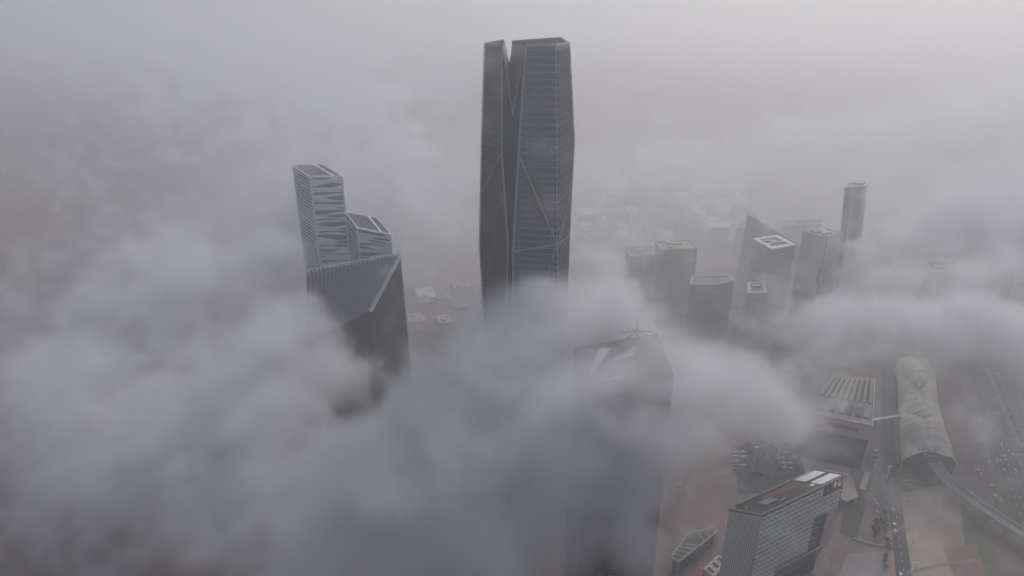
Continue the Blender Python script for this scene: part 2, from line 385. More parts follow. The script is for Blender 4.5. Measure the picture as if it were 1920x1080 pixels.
banded(t2b, q0, q1, q1+bk2, q0+bk2, (z3, z3-3, z3+2, z3+5), 11)

# ================================================================== RAKED DARK TOWER, LEFT FOREGROUND
t3 = thing("raked_tower", "dark glass tower with toothed crown and one pale slanting beam, left of the tallest skyscraper", "tower")
TL, TR, M_, ML = at_y(575,512,560), at_y(750,479,600), at_y(694,584,566), at_y(575,640,552)
BRt = at_y(766,760,604); BRt0 = V(BRt.x+6, 606, 0); BL0 = V(ML.x+8, 556, 0); BM0 = V(M_.x+2, 566, 0)
BKL, BKR = V(TL.x+6, 612, TL.z-45), V(TR.x-10, 640, TR.z-45)
vs = [TL, TR, M_, ML, BRt0, BM0, BL0, BKL, BKR, V(BKR.x, BKR.y, 0), V(BKL.x, BKL.y, 0)]
mesh("glass_body", vs, [(1,2,5,4),(3,6,5,2),(0,1,8,7),(1,4,9,8),(8,9,10,7),(0,7,10,6,3)], GLASS, t3)
rv = [lerp(TL, ML, k/34) for k in range(35)] + [lerp(TR, M_, k/34) for k in range(35)]
mesh("raked_face", rv, [(k, k+1, 36+k, 35+k) for k in range(34)], GLASS, t3)
n3 = ((TR-TL).cross(M_-TL)).normalized();  n3 = n3 if n3.y < 0 else -n3
bar("slanting_beam", TR + n3*.8, M_ + n3*.8, 2.6, PALE, t3)
for k in range(1, 34):                       # floor fins of the raked face
    t = k/34.0
    a, b = lerp(TL, ML, t), lerp(TR, M_, t)
    bar("floor_fin", a + n3*.5, b + n3*.5, .7, STEEL, t3, .6)
for k in range(1, 24):
    t = k/24.0
    a, b = lerp(TL, TR, t), lerp(ML, M_, t)
    bar("mullion", a + n3*.6, b + n3*.6, .4, STEEL, t3, .5)
for k in range(24):                          # the toothed crown
    p = lerp(TL, TR, (k+.5)/24)
    bar("crown_tooth", p + V(0,.5,-3.5), p + V(0,.5,2.6), 1.5, PALE, t3)
bar("crown_rail", TL + V(0,.9,2.2), TR + V(0,.9,2.2), .7, STEEL, t3)
bar("mast", TR + V(-2,2,0), TR + V(-2,2,7), .7, STEEL, t3)
bar("edge_beam", TR + V(.2,-.4,0), BRt0 + V(.2,-.4,0), .7, SLATE, t3)

# ================================================================== TOWER WITH FOLDED ROOF, BOTTOM CENTRE
t4 = thing("folded_roof_tower", "dark ribbed tower with folded roof of pale triangles, half hidden in fog at bottom centre", "tower")
z4 = 200.0
c0, c1, c2, c3 = at_z(1098,724,z4), at_z(1262,704,z4), at_z(1232,628,z4), at_z(1076,654,z4)
R4 = [c0, c1, c2, c3]
FT = [V(p.x, p.y, 0) for p in R4]
apex = at_y(1192,648,c2.y-12)
ctr = (c0+c1+c2+c3)/4
mesh("glass_body", R4 + FT, [(0,1,5,4),(1,2,6,5),(2,3,7,6),(3,0,4,7)], GLASS, t4)
hub = V(apex.x, apex.y, z4+9); fold = V(lerp(c0.x, c3.x, .5)+14, lerp(c0.y, c3.y, .5)+4, z4+4)
def tri(name, a, b, c, m): 
    g = Geo(); g.slab([a, b, c], V(0,0,.5)); return g.build(name, m, t4)
dn = V(0,0,-5)
tri("roof_fold", c0, c1, hub+dn, DARKRF); tri("roof_fold", c1, c2, hub+dn, DARKRF); tri("roof_fold", c2, c3, hub+dn, SLATE)
tri("roof_fold", c3, c0, fold+V(0,0,-3), DARKRF); tri("roof_fold", c0, hub+dn, fold+V(0,0,-3), DARKRF); tri("roof_fold", c3, fold+V(0,0,-3), hub+dn, SLATE)
def roofp(px, py, dz): return at_z(px, py, z4+dz)
tri("roof_sail", roofp(1100,712,2), roofp(1146,654,8), roofp(1124,654,8), PALE)
tri("roof_sail", roofp(1142,679,3), roofp(1190,668,8), roofp(1192,650,10), PALE)
tri("roof_sail", roofp(1122,714,2), roofp(1168,710,3), roofp(1166,704,3), PALE)
for a in range(7):
    an = a*2*pi/7 + .3
    bar("roof_spoke", hub, hub + V(cos(an)*11, sin(an)*11, -2.2), .6, SLATE, t4)
bar("mast", hub + V(0,0,-6), hub + V(0,0,7), .5, STEEL, t4)
for i in range(4):
    bar("roof_edge", R4[i] + V(0,0,.5), R4[(i+1)%4] + V(0,0,.5), .8, DGREY, t4)
    bar("corner_post", R4[i], FT[i], .8, SLATE, t4)
for fa, fb in ((0, 1), (3, 0)):
    d = (R4[fb]-R4[fa]).normalized(); o = V(d.y, -d.x, 0)*.4
    z = z4-3
    while z > 4:
        a = V(R4[fa].x, R4[fa].y, z)+o; b = V(R4[fb].x, R4[fb].y, z)+o
        bar("floor_fin", a, b, .6, DGREY, t4, .45); z -= 3.4
# pale lower facet on the right
d = (c1-c0).normalized(); o4 = V(d.y, -d.x, 0)*1.1
def onface(t, z): p = lerp(c0, c1, t); return V(p.x, p.y, z) + o4
g = Geo(); g.slab([onface(.62,118), onface(1.0,112), onface(1.0,2), onface(.40,2)], o4*.3); g.build("pale_facet", DGREY, t4)
for k in range(1, 24):
    z = 118 - k*4.8
    if z < 4: break
    bar("facet_joint", onface(.62 - .22*k*4.8/118, z) + o4*.35, onface(1.0, z) + o4*.35, .25, SLATE, t4)

# ================================================================== LATTICE OFFICE BLOCK, RIGHT FOREGROUND
t5 = thing("lattice_office", "pale office block with honeycomb window lattice and white roof panels, bottom right foreground", "office block")
z5 = 90.0
k0, k1, k3 = at_z(1428,964,z5), at_z(1586,890,z5), at_z(1368,953,z5)
e5 = (k1-k0); L5 = e5.length; e5.normalize(); n5 = V(e5.y, -e5.x, 0)          # along and outward
w5v = (k3-k0); W5 = w5v.length; w5 = -n5                                       # rectangular plan
w5 = w5v/W5
def fp(u, z, d=0): return V(k0.x, k0.y, 0) + e5*u + (n5*d if d > 0 else w5*-d) + V(0,0,z)
OU0, OU1, OZ0, OZ1 = L5*.70, L5*.84, 30.0, 61.0
g = Geo()
def blk(u0, u1, d0, d1, za, zb): g.obox(fp(u0, za, -d1), e5*(u1-u0), -w5*(d1-d0), V(0,0,zb-za))
blk(0, L5, 0, W5, 61, 82); blk(0, OU0, 0, W5, 28.01, 61); blk(OU1, L5, 0, W5, 28.01, 61); blk(OU0, OU1, 9, W5, 28.01, 61)
blk(0, L5*.30, 0, W5, 0, 28); blk(L5*.30, L5*.96, 5, W5, 0, 28); blk(OU0, OU1, 0, 9, 28.01, 30)
blk(0, L5*.72, 0, W5, 82.01, 88); blk(L5*.72, L5, 6, W5, 82.01, 88)
wall5 = g.build("wall", GLASS, t5)
g = Geo(); g.obox(fp(-.3, 88, -W5-.3), e5*(L5+.6), -w5*(W5+.6), V(0,0,1.0)); roof5 = g.build("roof", DARKRF, t5)
g = Geo()
for a, b in ((fp(-.5,90,.4), fp(L5+.5,90,.4)), (fp(L5+.5,90,.4), fp(L5+.5,90,-W5-.4)), (fp(L5+.5,90,-W5-.4), fp(-.5,90,-W5-.4)), (fp(-.5,90,-W5-.4), fp(-.5,90,.4))):
    bar("parapet", a, b, .4, BEIGE, t5, 1.5)
# window lattice: one frame a cell
cw, ch = 4.15, 4.3
def cell_mesh():
    w, h = cw, ch; d = 1.0
    ou = [(0,0),(w,0),(w,h),(0,h)]; inn = [(.6,1.6),(w-1.1,1.3),(w-1.3,h-.4),(.5,h-.6)]
    vs = [V(x, z, 0) for x, z in ou] + [V(x, z, d) for x, z in inn] + [V(lerp(x, w/2, .05), lerp(z, h/2, .05), .1) for x, z in inn]
    fs = [(i, (i+1)%4, 4+(i+1)%4, 4+i) for i in range(4)] + [(4+i, 4+(i+1)%4, 8+(i+1)%4, 8+i) for i in range(4)]
    return vs, fs
cv, cf = cell_mesh()
def cell_world(u, z): return [fp(u+v.x, z+v.y, .02+v.z) for v in cv]
cells = []
row = 0; z = 86.6
while z - ch > 0:
    z -= ch; u = .4 + (row % 2)*0.0
    while u + cw < L5:
        uc, zc = u+cw/2, z+ch/2
        ok = not (OU0-1 < uc < OU1+1.5 and OZ0-1 < zc < OZ1) and not (uc > OU1 and zc < 62) and not (zc < 29 and uc > L5*.28) and not (zc > 80 and uc > L5*.72)
        if ok: cells.append((u, z))
        u += cw
    row += 1
base_me = None
for i, (u, z) in enumerate(cells[:300]):
    if base_me is None:
        o0 = mesh("window_frame", [V(v.x, -v.z, v.y) for v in cv], cf, FRAME, wall5); base_me = o0.data; o = o0
    else:
        o = link(bpy.data.objects.new("window_frame", base_me), wall5)
    o.location = fp(u, z, .02); o.rotation_euler = (0, 0, math.atan2(e5.y, e5.x))
if len(cells) > 300:
    vs, fs = [], []
    for u, z in cells[300:]:
        b = len(vs); vs += cell_world(u, z); fs += [tuple(b+i for i in f) for f in cf]
    tag(mesh("lower_window_frames", vs, fs, FRAME, wall5), kind="stuff")
g = Geo(); g.obox(fp(OU1+.8, 28.4, .05), e5*(L5-OU1-.8), n5*.7, V(0,0,33)); g.build("stone_pier", PINK, t5)
g = Geo(); g.obox(fp(L5*.30, 28.05, .05), e5*(L5*.70), n5*.9, V(0,0,1.6)); g.build("sill_band", BEIGE, t5)
for k in range(9):
    zz = 31 + k*3.4
    bar("loggia_slat", fp(OU0+.2, zz, -2.5), fp(OU1-.2, zz, -2.5), 1.2, STEEL, t5, .5)
for k in range(14):
    u = L5*.33 + k*L5*.045
    bar("undercroft_rib", fp(u, 27.6, .2), fp(u, 12, -4.6), .8, CONC, t5, .8)
for k in range(5): bar("loggia_column", fp(L5*.74 + k*L5*.06, 82.2, -.6), fp(L5*.74 + k*L5*.06, 87.9, -.6), .7, BEIGE, t5)
bar("end_rail", fp(L5+.6, 28, .5), fp(L5+3, 0, 3), .7, WHITE, t5)
g = Geo(); g.obox(fp(-.3, 0, -W5+.3), e5*.28, -w5*(W5-.6), V(0,0,87.9)); g.build("end_wall", BEIGE, t5)
for k in range(14):                          # ribbed end wall
    dd = -1.0 - k*W5/14.4
    bar("end_fin", fp(-.35, 0, dd), fp(-.35, 88, dd), .5, FRAME, t5, .8)
g = Geo(); g.obox(fp(-.9, 0, -.2), e5*.8, n5*.9, V(0,0,90)); g.build("corner_pier", BEIGE, t5)
def on_roof(name, u, d, du, dd, h, m):
    g = Geo(); g.obox(fp(u, 89.02, -d-dd), e5*du, -w5*dd, V(0,0,h)); return g.build(name, m, roof5)
on_roof("red_screed", L5*.62, 1.5, L5*.10, W5-3, .12, RUST); on_roof("red_screed", L5*.30, W5-7, L5*.32, 5.5, .10, RUST)
on_roof("lift_house", L5*.18, 7, 11, 6, 1.1, SLATE)
for k in range(7):
    on_roof("roof_panel", L5*.735 + k*L5*.036, 2.0, L5*.028, 7.4, .9, WHITE)
    on_roof("roof_panel", L5*.735 + k*L5*.036, 12.6, L5*.028, 7.4, .9, WHITE)
on_roof("roof_gutter", L5*.73, 9.9, L5*.26, 2.2, .5, DARKRF)
on_roof("roof_vent", L5*.30, 5, 5, .6, 1.2, PALE); on_roof("roof_vent", L5*.66, 4.2, 3.2, 2.2, 1.4, WHITE)
on_roof("roof_lamp", 1.2, W5-2, .8, .8, 1.6, WHITE); on_roof("roof_lamp", 5.2, W5-7, .8, .8, 1.6, WHITE)

# ================================================================== MORE OF THE DISTRICT
def plain_block(name, label, cat, px, z, m, roof_m, floors=None, fins=None, fin_m=PALE, parapet=PALE, z0=0.0, plant=2, group=None, trim=.5, rect=True):
    """px: the four roof corners in the photo, clockwise from front left; z: roof height"""
    P = [at_z(x, y, z) for x, y in px]
    if rect: P[2] = P[1] + (P[3]-P[0])
    P = [V(p.x, p.y, 0) for p in P]
    t = thing(name, label, cat, group)
    g = Geo(); g.prism(P, z0, z); g.build("wall", m, t)
    inn = ring_offset(P, -trim*2)
    g = Geo(); g.prism(inn, z+.02, z+.3); rf = g.build("roof", roof_m, t)
    g = Geo(); ring_mesh(g, ring_offset(P, -trim*2.2), ring_offset(P, .25), z-.4, z+1.3); g.build("parapet", parapet, t)
    n = len(P)
    if floors:
        out = ring_offset(P, .35); zz = z-floors; me = None
        while zz > z0+3:
            if me is None:
                g = Geo(); ring_mesh(g, ring_offset(P, -.2), out, -.45, .45); o = g.build("floor_band", fin_m, t); me = o.data
            else: o = link(bpy.data.objects.new("floor_band", me), t)
            o.location.z = zz; zz -= floors
    if fins:
        for i in range(n):
            a, b = P[i], P[(i+1)%n]; e = (b-a); L = e.length; e = e/L; cen = sum(P, V(0,0,0))/n
            o = V(e.y, -e.x, 0); o = o if o.dot((a+b)/2-cen) > 0 else -o
            if o.y > .3: continue
            k = int(L/fins)
            for j in range(k):
                q = a + e*(L*(j+.5)/k) + o*.3
                bar("facade_fin", V(q.x, q.y, z0), V(q.x, q.y, z-.5), .7, fin_m, t, 1.0)
    rnd = random.Random(name+label)
    for j in range(plant):
        c = lerp(lerp(P[0], P[1], rnd.uniform(.2,.7)), lerp(P[3], P[2], rnd.uniform(.2,.7)), rnd.uniform(.25,.7))
        sx, sy = rnd.uniform(2, 5), rnd.uniform(2, 4); g = Geo(); g.box(c.x-sx, c.x+sx, c.y-sy, c.y+sy, z+.3, z+rnd.uniform(2, 3.6)); g.build("roof_plant", STEEL, rf)
    return t, P
# sail-shaped wedge
t = thing("sail_tower", "blue glass wedge tower tapering to one sharp peak, behind the low white-roofed block", "tower")
s0, s1 = at_y(1402,402,960), at_y(1502,462,985)
f0 = V(s0.x-1, 958, 0); f1 = V(s1.x+3, 985, 0)
vs = [s0, s1, f1, f0, s0+V(6,16,-1), s1+V(3,20,-6), f1+V(0,26,0), f0+V(4,26,0)]
mesh("glass_body", vs, [(0,1,2,3),(0,4,5,1),(4,7,6,5),(0,3,7,4),(1,5,6,2)], BLUEGL, t)
bar("ridge_beam", s0+V(0,-.4,0), s1+V(0,-.4,0), 1.0, SLATE, t); bar("edge_beam", s0+V(0,-.3,0), f0+V(0,-.3,0), .9, SLATE, t)
for k in range(1, 22):
    zz = s0.z - k*4.2
    if zz < 6: break
    a = V(lerp(f0.x, s0.x, zz/s0.z), 957.6, zz); xr = s1.x if zz < s1.z else lerp(s1.x, s0.x, (zz-s1.z)/(s0.z-s1.z))
    b = V(xr, lerp(958, 985, (xr-s0.x)/(s1.x-s0.x))-.5, zz)
    bar("floor_line", a, b, .4, SLATE, t, .35)
t, P = plain_block("courtyard_block", "blue grey block with white frame roof around a dark court, before the wedge tower", "office block", [(1447,468),(1491,460),(1455,445),(1413,449)], 108, BLUEGL, DARKRF, floors=4.2, fin_m=SLATE, parapet=PALE, plant=4, trim=2.6)
for tt in (.42,): bar("roof_bridge", lerp(P[0], P[3], tt)+V(0,0,109), lerp(P[1], P[2], tt)+V(0,0,109), 2.2, WHITE, t, 1.0)
# split tower with a crack down its corner
t, P = plain_block("split_tower", "rose stone tower with a dark zigzag crack running down its front corner", "tower", [(1549,446),(1582,437),(1540,428),(1505,435)], 128, PINK, PINKRF, floors=3.0, fin_m=BEIGE, parapet=PINK, plant=6, trim=1.0)
cr = P[0]; zz = 129.0; pv = V(cr.x, cr.y-.9, zz); rnd = random.Random(5)
while zz > 10:
    nz = zz - rnd.uniform(7, 12); q = V(cr.x + rnd.uniform(-2.6, 2.2), cr.y-1.2+rnd.uniform(-.2,.1), nz)
    bar("crack", pv, q, 1.7, RUST, t, 1.7); pv = q; zz = nz
bar("crack", V(P[0].x, P[0].y, 130), lerp(P[1], P[3], .5)+V(0,0,130), 1.5, RUST, t, .5)
# tall slim tower behind it
t, P = plain_block("slim_tower", "tall slim blue tower with pale vertical strips behind the rose split tower", "tower", [(1584,352),(1622,350),(1627,343),(1590,344)], 184, BLUEGL, ROOF, fins=None, parapet=PALE, plant=1)
e = (P[1]-P[0])
for u0, u1 in ((.30, .52), (.84, 1.0)):
    g = Geo(); a = lerp(P[0], P[1], u0); b = lerp(P[0], P[1], u1); g.obox(V(a.x, a.y-.9, 0), b-a, V(0,.8,0), V(0,0,183)); g.build("pale_strip", STEEL, t)
for k in range(36):
    zz = 180 - k*4.4
    bar("floor_line", V(P[0].x, P[0].y-.2, zz), V(P[1].x, P[1].y-.2, zz), .3, SLATE, t, .4)
bar("mast", V(P[1].x-1, P[1].y+1, 184), V(P[1].x-1, P[1].y+1, 191), .6, PALE, t)
for o in t.children:                          # the tower leans outward as it rises
    for v in o.data.vertices: v.co.x += (184-v.co.z)/184*17
plain_block("striped_block", "grey block with close vertical fins, right of the tallest skyscraper", "office block", [(1240,470),(1308,466),(1296,452),(1228,455)], 100, CONC, PINKRF, fins=4.5, fin_m=STEEL, parapet=BEIGE, plant=6)
plain_block("ribbed_block", "dim ribbed block just left of the finned grey block", "office block", [(1182,482),(1238,478),(1226,462),(1172,466)], 84, CONC, ROOF, fins=6.0, fin_m=BEIGE, parapet=BEIGE, plant=5)
# long roof with a pointed end
t = thing("pointed_roof_block", "long low block with pale outlined roof pointed at its right end", "office block")
P = [V(p.x, p.y, 0) for p in (at_z(1294,534,78), at_z(1352,533,78), at_z(1377,526,78), at_z(1364,518,78), at_z(1298,519,78))]
g = Geo(); g.prism(P, 0, 78); g.build("wall", BLUEGL, t)
g = Geo(); ring_mesh(g, ring_offset(P, -2.0), ring_offset(P, .4), 77.4, 79.4); g.build("parapet", STEEL, t)
g = Geo(); g.prism(ring_offset(P, -2.0), 78.02, 78.4); g.build("roof", ROOF, t)
for k in range(14):
    g = Geo(); ring_mesh(g, ring_offset(P, -.2), ring_offset(P, .3), 73.5-k*4.6, 74.1-k*4.6); g.build("floor_band", DGREY, t)
plain_block("square_block", "small square block with pale rim and sunken dark roof, right of the pointed-roof block", "office block", [(1402,551),(1437,550),(1433,531),(1401,531)], 72, SLATE, DARKRF, floors=4.0, fin_m=CONC, parapet=STEEL, plant=1, trim=1.6)
plain_block("slab_block", "long dim slab building on the skyline behind the wedge tower", "building", [(1468,424),(1540,421),(1538,413),(1470,415)], 60, BEIGE, ROOF, floors=5, fin_m=CONC, parapet=BEIGE)
plain_block("pink_roof_house", "small pale pink building beside the peak of the wedge tower", "building", [(1381,427),(1399,426),(1398,415),(1383,416)], 60, PINK, PINKRF, parapet=PALE, plant=1)
plain_block("round_roof_hall", "low hall with light roof left of the pink roofed building", "building", [(1330,428),(1368,427),(1364,418),(1332,418)], 30, CONC, WHITE, parapet=PALE, plant=0)
plain_block("foggy_block", "tall grey finned block almost lost in fog at the right edge", "office block", [(1842,520),(1905,514),(1888,498),(1828,503)], 92, CONC, ROOF, fins=5, fin_m=BEIGE, parapet=CONC)
plain_block("stepped_block", "dark grey block in the fog right of the split tower", "office block", [(1745,512),(1800,508),(1790,492),(1738,496)], 96, SLATE, ROOF, floors=4.2, fin_m=CONC, parapet=CONC)
# white-roofed low-rise pad in the fog right of the skyscraper
plain_block("white_roof_shed", "pale low shed in a gap of fog right of the skyscraper", "building", [(1085,405),(1122,402),(1128,393),(1092,395)], 22, BEIGE, WHITE, parapet=PALE, plant=0)

# ---- terrace hall: long dark front under a rose slab, planted terrace on its roof
t = thing("terrace_hall", "hall with long rose fascia, dark glass front and roof strips, behind the lattice office", "hall")
za = 54.0
a0, a1 = at_z(1508,772,za), at_z(1636,798,za); b0_, b1_ = at_z(1562,702,za), at_z(1640,708,za)
dirv = (a1-a0).normalized(); outv = V(dirv.y, -dirv.x, 0)
h0, h1 = V(a0.x, a0.y, 0), V(a1.x, a1.y, 0); q0, q1 = V(b0_.x, b0_.y, 0), V(b1_.x, b1_.y, 0)
up = V(0,0,1)
mesh("glass_front", [h0-outv*3+up*40, h1-outv*3+up*40, h1-outv*9, h0-outv*9, q0+up*40, q1+up*40, q1, q0], [(0,1,2,3),(1,5,6,2),(0,3,7,4),(4,7,6,5),(0,4,5,1)], GLASS, t)
g = Geo(); g.slab([h0+up*za, h1+up*za, h1+outv*4+up*40.2, h0+outv*4+up*40.2], -outv*3.2); g.build("fascia", PINK, t)
g = Geo(); g.slab([h0-outv*3.3+up*40.1, h1-outv*3.3+up*40.1, q1+up*40.1, q0+up*40.1], up*(za-41)); roofh = g.build("roof", CONC, t)
m0 = lerp(h0, h1, .35); m1 = lerp(h0, h1, .82)
g = Geo(); g.slab([m0+outv*1.5+up*49.4, m1+outv*1.5+up*49.4, m1+outv*2.6+up*46.0, m0+outv*2.6+up*46.0], outv*.25); g.build("fascia_slot", RUST, t)
for k in range(1, 16):
    p = lerp(h0, h1, k/16); bar("mullion", p-outv*2.8+up*39.8, p-outv*8.8, .3, DGREY, t)
zr = up*(za-.88)
for k in range(9):
    u0, u1 = k/9+.03, k/9+.08
    a, b = lerp(h0, h1, u0), lerp(q0, q1, u0); a2, b2 = lerp(h0, h1, u1), lerp(q0, q1, u1)
    g = Geo(); g.slab([lerp(a, b, .42)+zr, lerp(a2, b2, .42)+zr, lerp(a2, b2, .97)+zr, lerp(a, b, .97)+zr], V(0,0,1.6)); g.build("roof_strip", BEIGE, roofh)
    if k < 8:
        u2, u3 = k/9+.085, k/9+.135
        a, b = lerp(h0, h1, u2), lerp(q0, q1, u2); a2, b2 = lerp(h0, h1, u3), lerp(q0, q1, u3)
        g = Geo(); g.slab([lerp(a, b, .45)+zr, lerp(a2, b2, .45)+zr, lerp(a2, b2, .93)+zr, lerp(a, b, .93)+zr], V(0,0,.5)); g.build("planting_bed", GRASS, roofh)
for k in range(5):
    u0 = .34+k*.13; a, b = lerp(h0, h1, u0), lerp(q0, q1, u0); a2, b2 = lerp(h0, h1, u0+.08), lerp(q0, q1, u0+.08)
    g = Geo(); g.slab([lerp(a, b, .12)+zr, lerp(a2, b2, .12)+zr, lerp(a2, b2, .30)+zr, lerp(a, b, .30)+zr], V(0,0,1.8)); g.build("skylight", (BLUEGL, STEEL, LEAF)[k % 3], roofh)
bar("parapet", h1+zr+up*.8, q1+zr+up*.8, .8, PALE, t, 1.6); bar("parapet", h0+zr+up*.8, q0+zr+up*.8, .8, BEIGE, t, 1.6)
# ---- low rose canopy in front of it
t = thing("low_canopy", "low rose stone canopy roof between the hall and the lattice office", "canopy")
P = [at_z(1504,858,9), at_z(1590,878,9), at_z(1610,932,9), at_z(1586,940,9), at_z(1516,905,9)]
g = Geo(); g.prism([V(p.x, p.y, 0) for p in P], 8.0, 9.4); g.build("roof", PINK, t)
for p in P: bar("column", V(lerp(p.x, P[2].x, .05), lerp(p.y, P[0].y-15, .05), 0), V(lerp(p.x, P[2].x, .05), lerp(p.y, P[0].y-15, .05), 8), .9, CONC, t)
# ---- footbridge to the station
t = thing("footbridge", "white pointed footbridge joining the terrace hall to the station", "footbridge")
a, b = at_z(1625,790,9), at_z(1692,779,9)
bar("deck", a, b, 4.0, WHITE, t, .8); bar("railing", a+V(0,2,1), b+V(0,2,1), .3, PALE, t, 1.0); bar("railing", a+V(0,-2,1), b+V(0,-2,1), .3, PALE, t, 1.0)
for tt in (.25, .75): p = lerp(a, b, tt); bar("pier", V(p.x, p.y, 0), V(p.x, p.y, 8.6), 1.2, CONC, t)

# ---- metro station: long undulating shell
t = thing("station_shell", "long pale station with rippling wave-shaped roof, on the right beside the viaduct", "station")
NW = [(1680,676),(1684,700),(1686,724),(1687,748),(1688,772),(1689,796),(1690,820),(1691,845),(1693,862)]
NE = [(1742,680),(1753,700),(1757,724),(1758,748),(1764,772),(1771,796),(1778,820),(1788,846),(1793,866)]
NU, NVv = 28, 64
def edge(E_, s):
    k = s*(len(E_)-1); i = min(int(k), len(E_)-2); f = k-i
    return at_z(lerp(E_[i][0], E_[i+1][0], f), lerp(E_[i][1], E_[i+1][1], f), 16)
vs, fs = [], []
for j in range(NVv+1):
    s = j/NVv; l, r = edge(NW, s), edge(NE, s)
    for i in range(NU+1):
        u = i/NU; p = lerp(l, r, u)
        w1 = abs(sin((s*3.2 + .9*abs(u-.5))*pi)); w2 = abs(sin((s*2.1 - 1.3*abs(u-.45)+.3)*pi))
        h = 15 + 8.5*max(0, sin(u*pi))**.6*(.35+.65*w1) + 5.0*w2*sin(u*pi)
        vs.append(V(p.x, p.y, h))
for j in range(NVv):
    for i in range(NU):
        q = j*(NU+1)+i
        # slits between the waves
        s = (j+.5)/NVv; u = (i+.5)/NU
        m1 = abs(sin((s*3.2 + .9*abs(u-.5))*pi)); 
        if m1 < .05 and .3 < u < .7: continue
        fs.append((q, q+1, q+NU+2, q+NU+1))
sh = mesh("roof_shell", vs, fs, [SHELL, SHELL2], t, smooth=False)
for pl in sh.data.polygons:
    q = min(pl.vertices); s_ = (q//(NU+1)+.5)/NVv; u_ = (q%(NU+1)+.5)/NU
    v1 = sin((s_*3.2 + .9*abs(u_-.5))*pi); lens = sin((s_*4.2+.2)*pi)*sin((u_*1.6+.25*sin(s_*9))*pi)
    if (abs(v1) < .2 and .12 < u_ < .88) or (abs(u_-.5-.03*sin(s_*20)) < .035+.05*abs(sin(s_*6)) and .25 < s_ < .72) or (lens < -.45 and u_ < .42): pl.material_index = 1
for j in range(0, NVv+1, 4):
    g = Geo()
    for i in range(NU):
        a, b = vs[j*(NU+1)+i], vs[j*(NU+1)+i+1]; g.bar(a+V(0,0,.15), b+V(0,0,.1), .35, .4)
    g.build("shell_rib", SHELL, sh)
for j in range(0, NVv, 4):
    for (E_, sg) in ((NW, -1), (NE, 1)):
        p, q = edge(E_, j/NVv), edge(E_, min(1, (j+4)/NVv))
        g2 = Geo(); g2.hexa([V(p.x-.4, p.y, 0), V(q.x-.4, q.y, 0), V(q.x+.4, q.y, 0), V(p.x+.4, p.y, 0), V(p.x-.4, p.y, 14.9), V(q.x-.4, q.y, 14.9), V(q.x+.4, q.y, 14.9), V(p.x+.4, p.y, 14.9)])
        g2.build("wall_panel", SHELL, t)
l, r = edge(NW, 1), edge(NE, 1); g = Geo(); g.obox(V(l.x, l.y+3, 0), V(r.x-l.x, r.y-l.y, 0), V(0,4,0), V(0,0,14)); g.build("end_glass", GLASS, t)
l, r = edge(NW, .02), edge(NE, .02); l1, r1 = edge(NW, .97), edge(NE, .97)
g = Geo(); g.prism([l, r, edge(NE, .5), r1, l1, edge(NW, .5)], 1, 11); g.build("inner_hall", DARKRF, t)

# ---- viaduct curving away from the station
t = thing("viaduct", "curving elevated rail viaduct with pale parapets, from the station to the right edge", "viaduct")
VP = [(1742,852),(1756,874),(1775,897),(1800,920),(1835,946),(1875,973),(1925,1004),(1990,1042),(2080,1090)]
pts = [at_z(x, y, 12) for x, y in VP]
fine = []
for i in range(len(pts)-1):
    p0, p1, p2, p3 = pts[max(0,i-1)], pts[i], pts[i+1], pts[min(len(pts)-1,i+2)]
    for k in range(6):
        s = k/6
        fine.append(0.5*((2*p1)+(p2-p0)*s+(2*p0-5*p1+4*p2-p3)*s*s+(3*p1-p0-3*p2+p3)*s**3))
fine.append(pts[-1])
def ribbon(name, off, w, z0, z1, m):
    vs, fs = [], []
    for i, p in enumerate(fine):
        a = fine[max(0,i-1)]; b = fine[min(len(fine)-1,i+1)]; d = (b-a).to_2d().normalized(); nr = V(-d.y, d.x, 0)
        for (oo, zz) in ((off-w/2, z0), (off+w/2, z0), (off+w/2, z1), (off-w/2, z1)): q = p + nr*oo; vs.append(V(q.x, q.y, zz))
    for i in range(len(fine)-1):
        for k in range(4): fs.append((i*4+k, i*4+(k+1)%4, i*4+4+(k+1)%4, i*4+4+k))
    n = len(fine)-1; fs += [(0,1,2,3), (n*4, n*4+3, n*4+2, n*4+1)]
    return mesh(name, vs, fs, m, t)
ribbon("deck", 0, 10.4, 10.2, 12.0, CONC); ribbon("parapet", 5.0, .7, 12.02, 13.5, BEIGE); ribbon("parapet", -5.0, .7, 12.02, 13.5, BEIGE)
for o in (-2.9, -1.5, 1.5, 2.9): ribbon("rail", o, .22, 12.02, 12.3, STEEL)
for o in (-2.2, 2.2): ribbon("track_bed", o, 2.5, 12.01, 12.14, ASPH)
for i in range(2, len(fine), 5): p = fine[i]; bar("pier", V(p.x, p.y, 0), V(p.x, p.y, 10.2), 2.0, CONC, t)

# ================================================================== SMALL STRUCTURES
t = thing("steel_frame", "pale unfinished roof frame on the ground between the folded-roof tower and lattice office", "frame")
fr = [(1259,1043),(1272,1053),(1318,1018),(1345,996),(1338,988),(1290,1000)]
P = [at_z(x, y, 14) for x, y in fr]
g = Geo(); g.prism([V(p.x, p.y, 0) for p in ring_offset(P, -1.0)], 0, 11); g.build("wall", DARKRF, t)
for i in range(len(P)): bar("roof_beam", P[i], P[(i+1)%len(P)], .7, STEEL, t); bar("column", P[i], V(P[i].x, P[i].y, 0), .6, STEEL, t)
for k in range(1, 7):
    a, b = lerp(P[1], P[3], k/7.5), lerp(P[0], P[5], k/7.5) if k < 5 else lerp(P[5], P[4], (k-4)/3)
    bar("roof_beam", a, b, .5, STEEL, t)
t = thing("grid_roof_block", "low block with white gridded roof lights beside a red roof", "building")
a0, a1, b1, b0 = at_z(1318,1066,20), at_z(1338,1084,20), at_z(1366,1052,20), at_z(1346,1040,20)
g = Geo(); g.prism([V(p.x, p.y, 0) for p in (a0, a1, b1, b0)], 0, 20); g.build("wall", BEIGE, t)
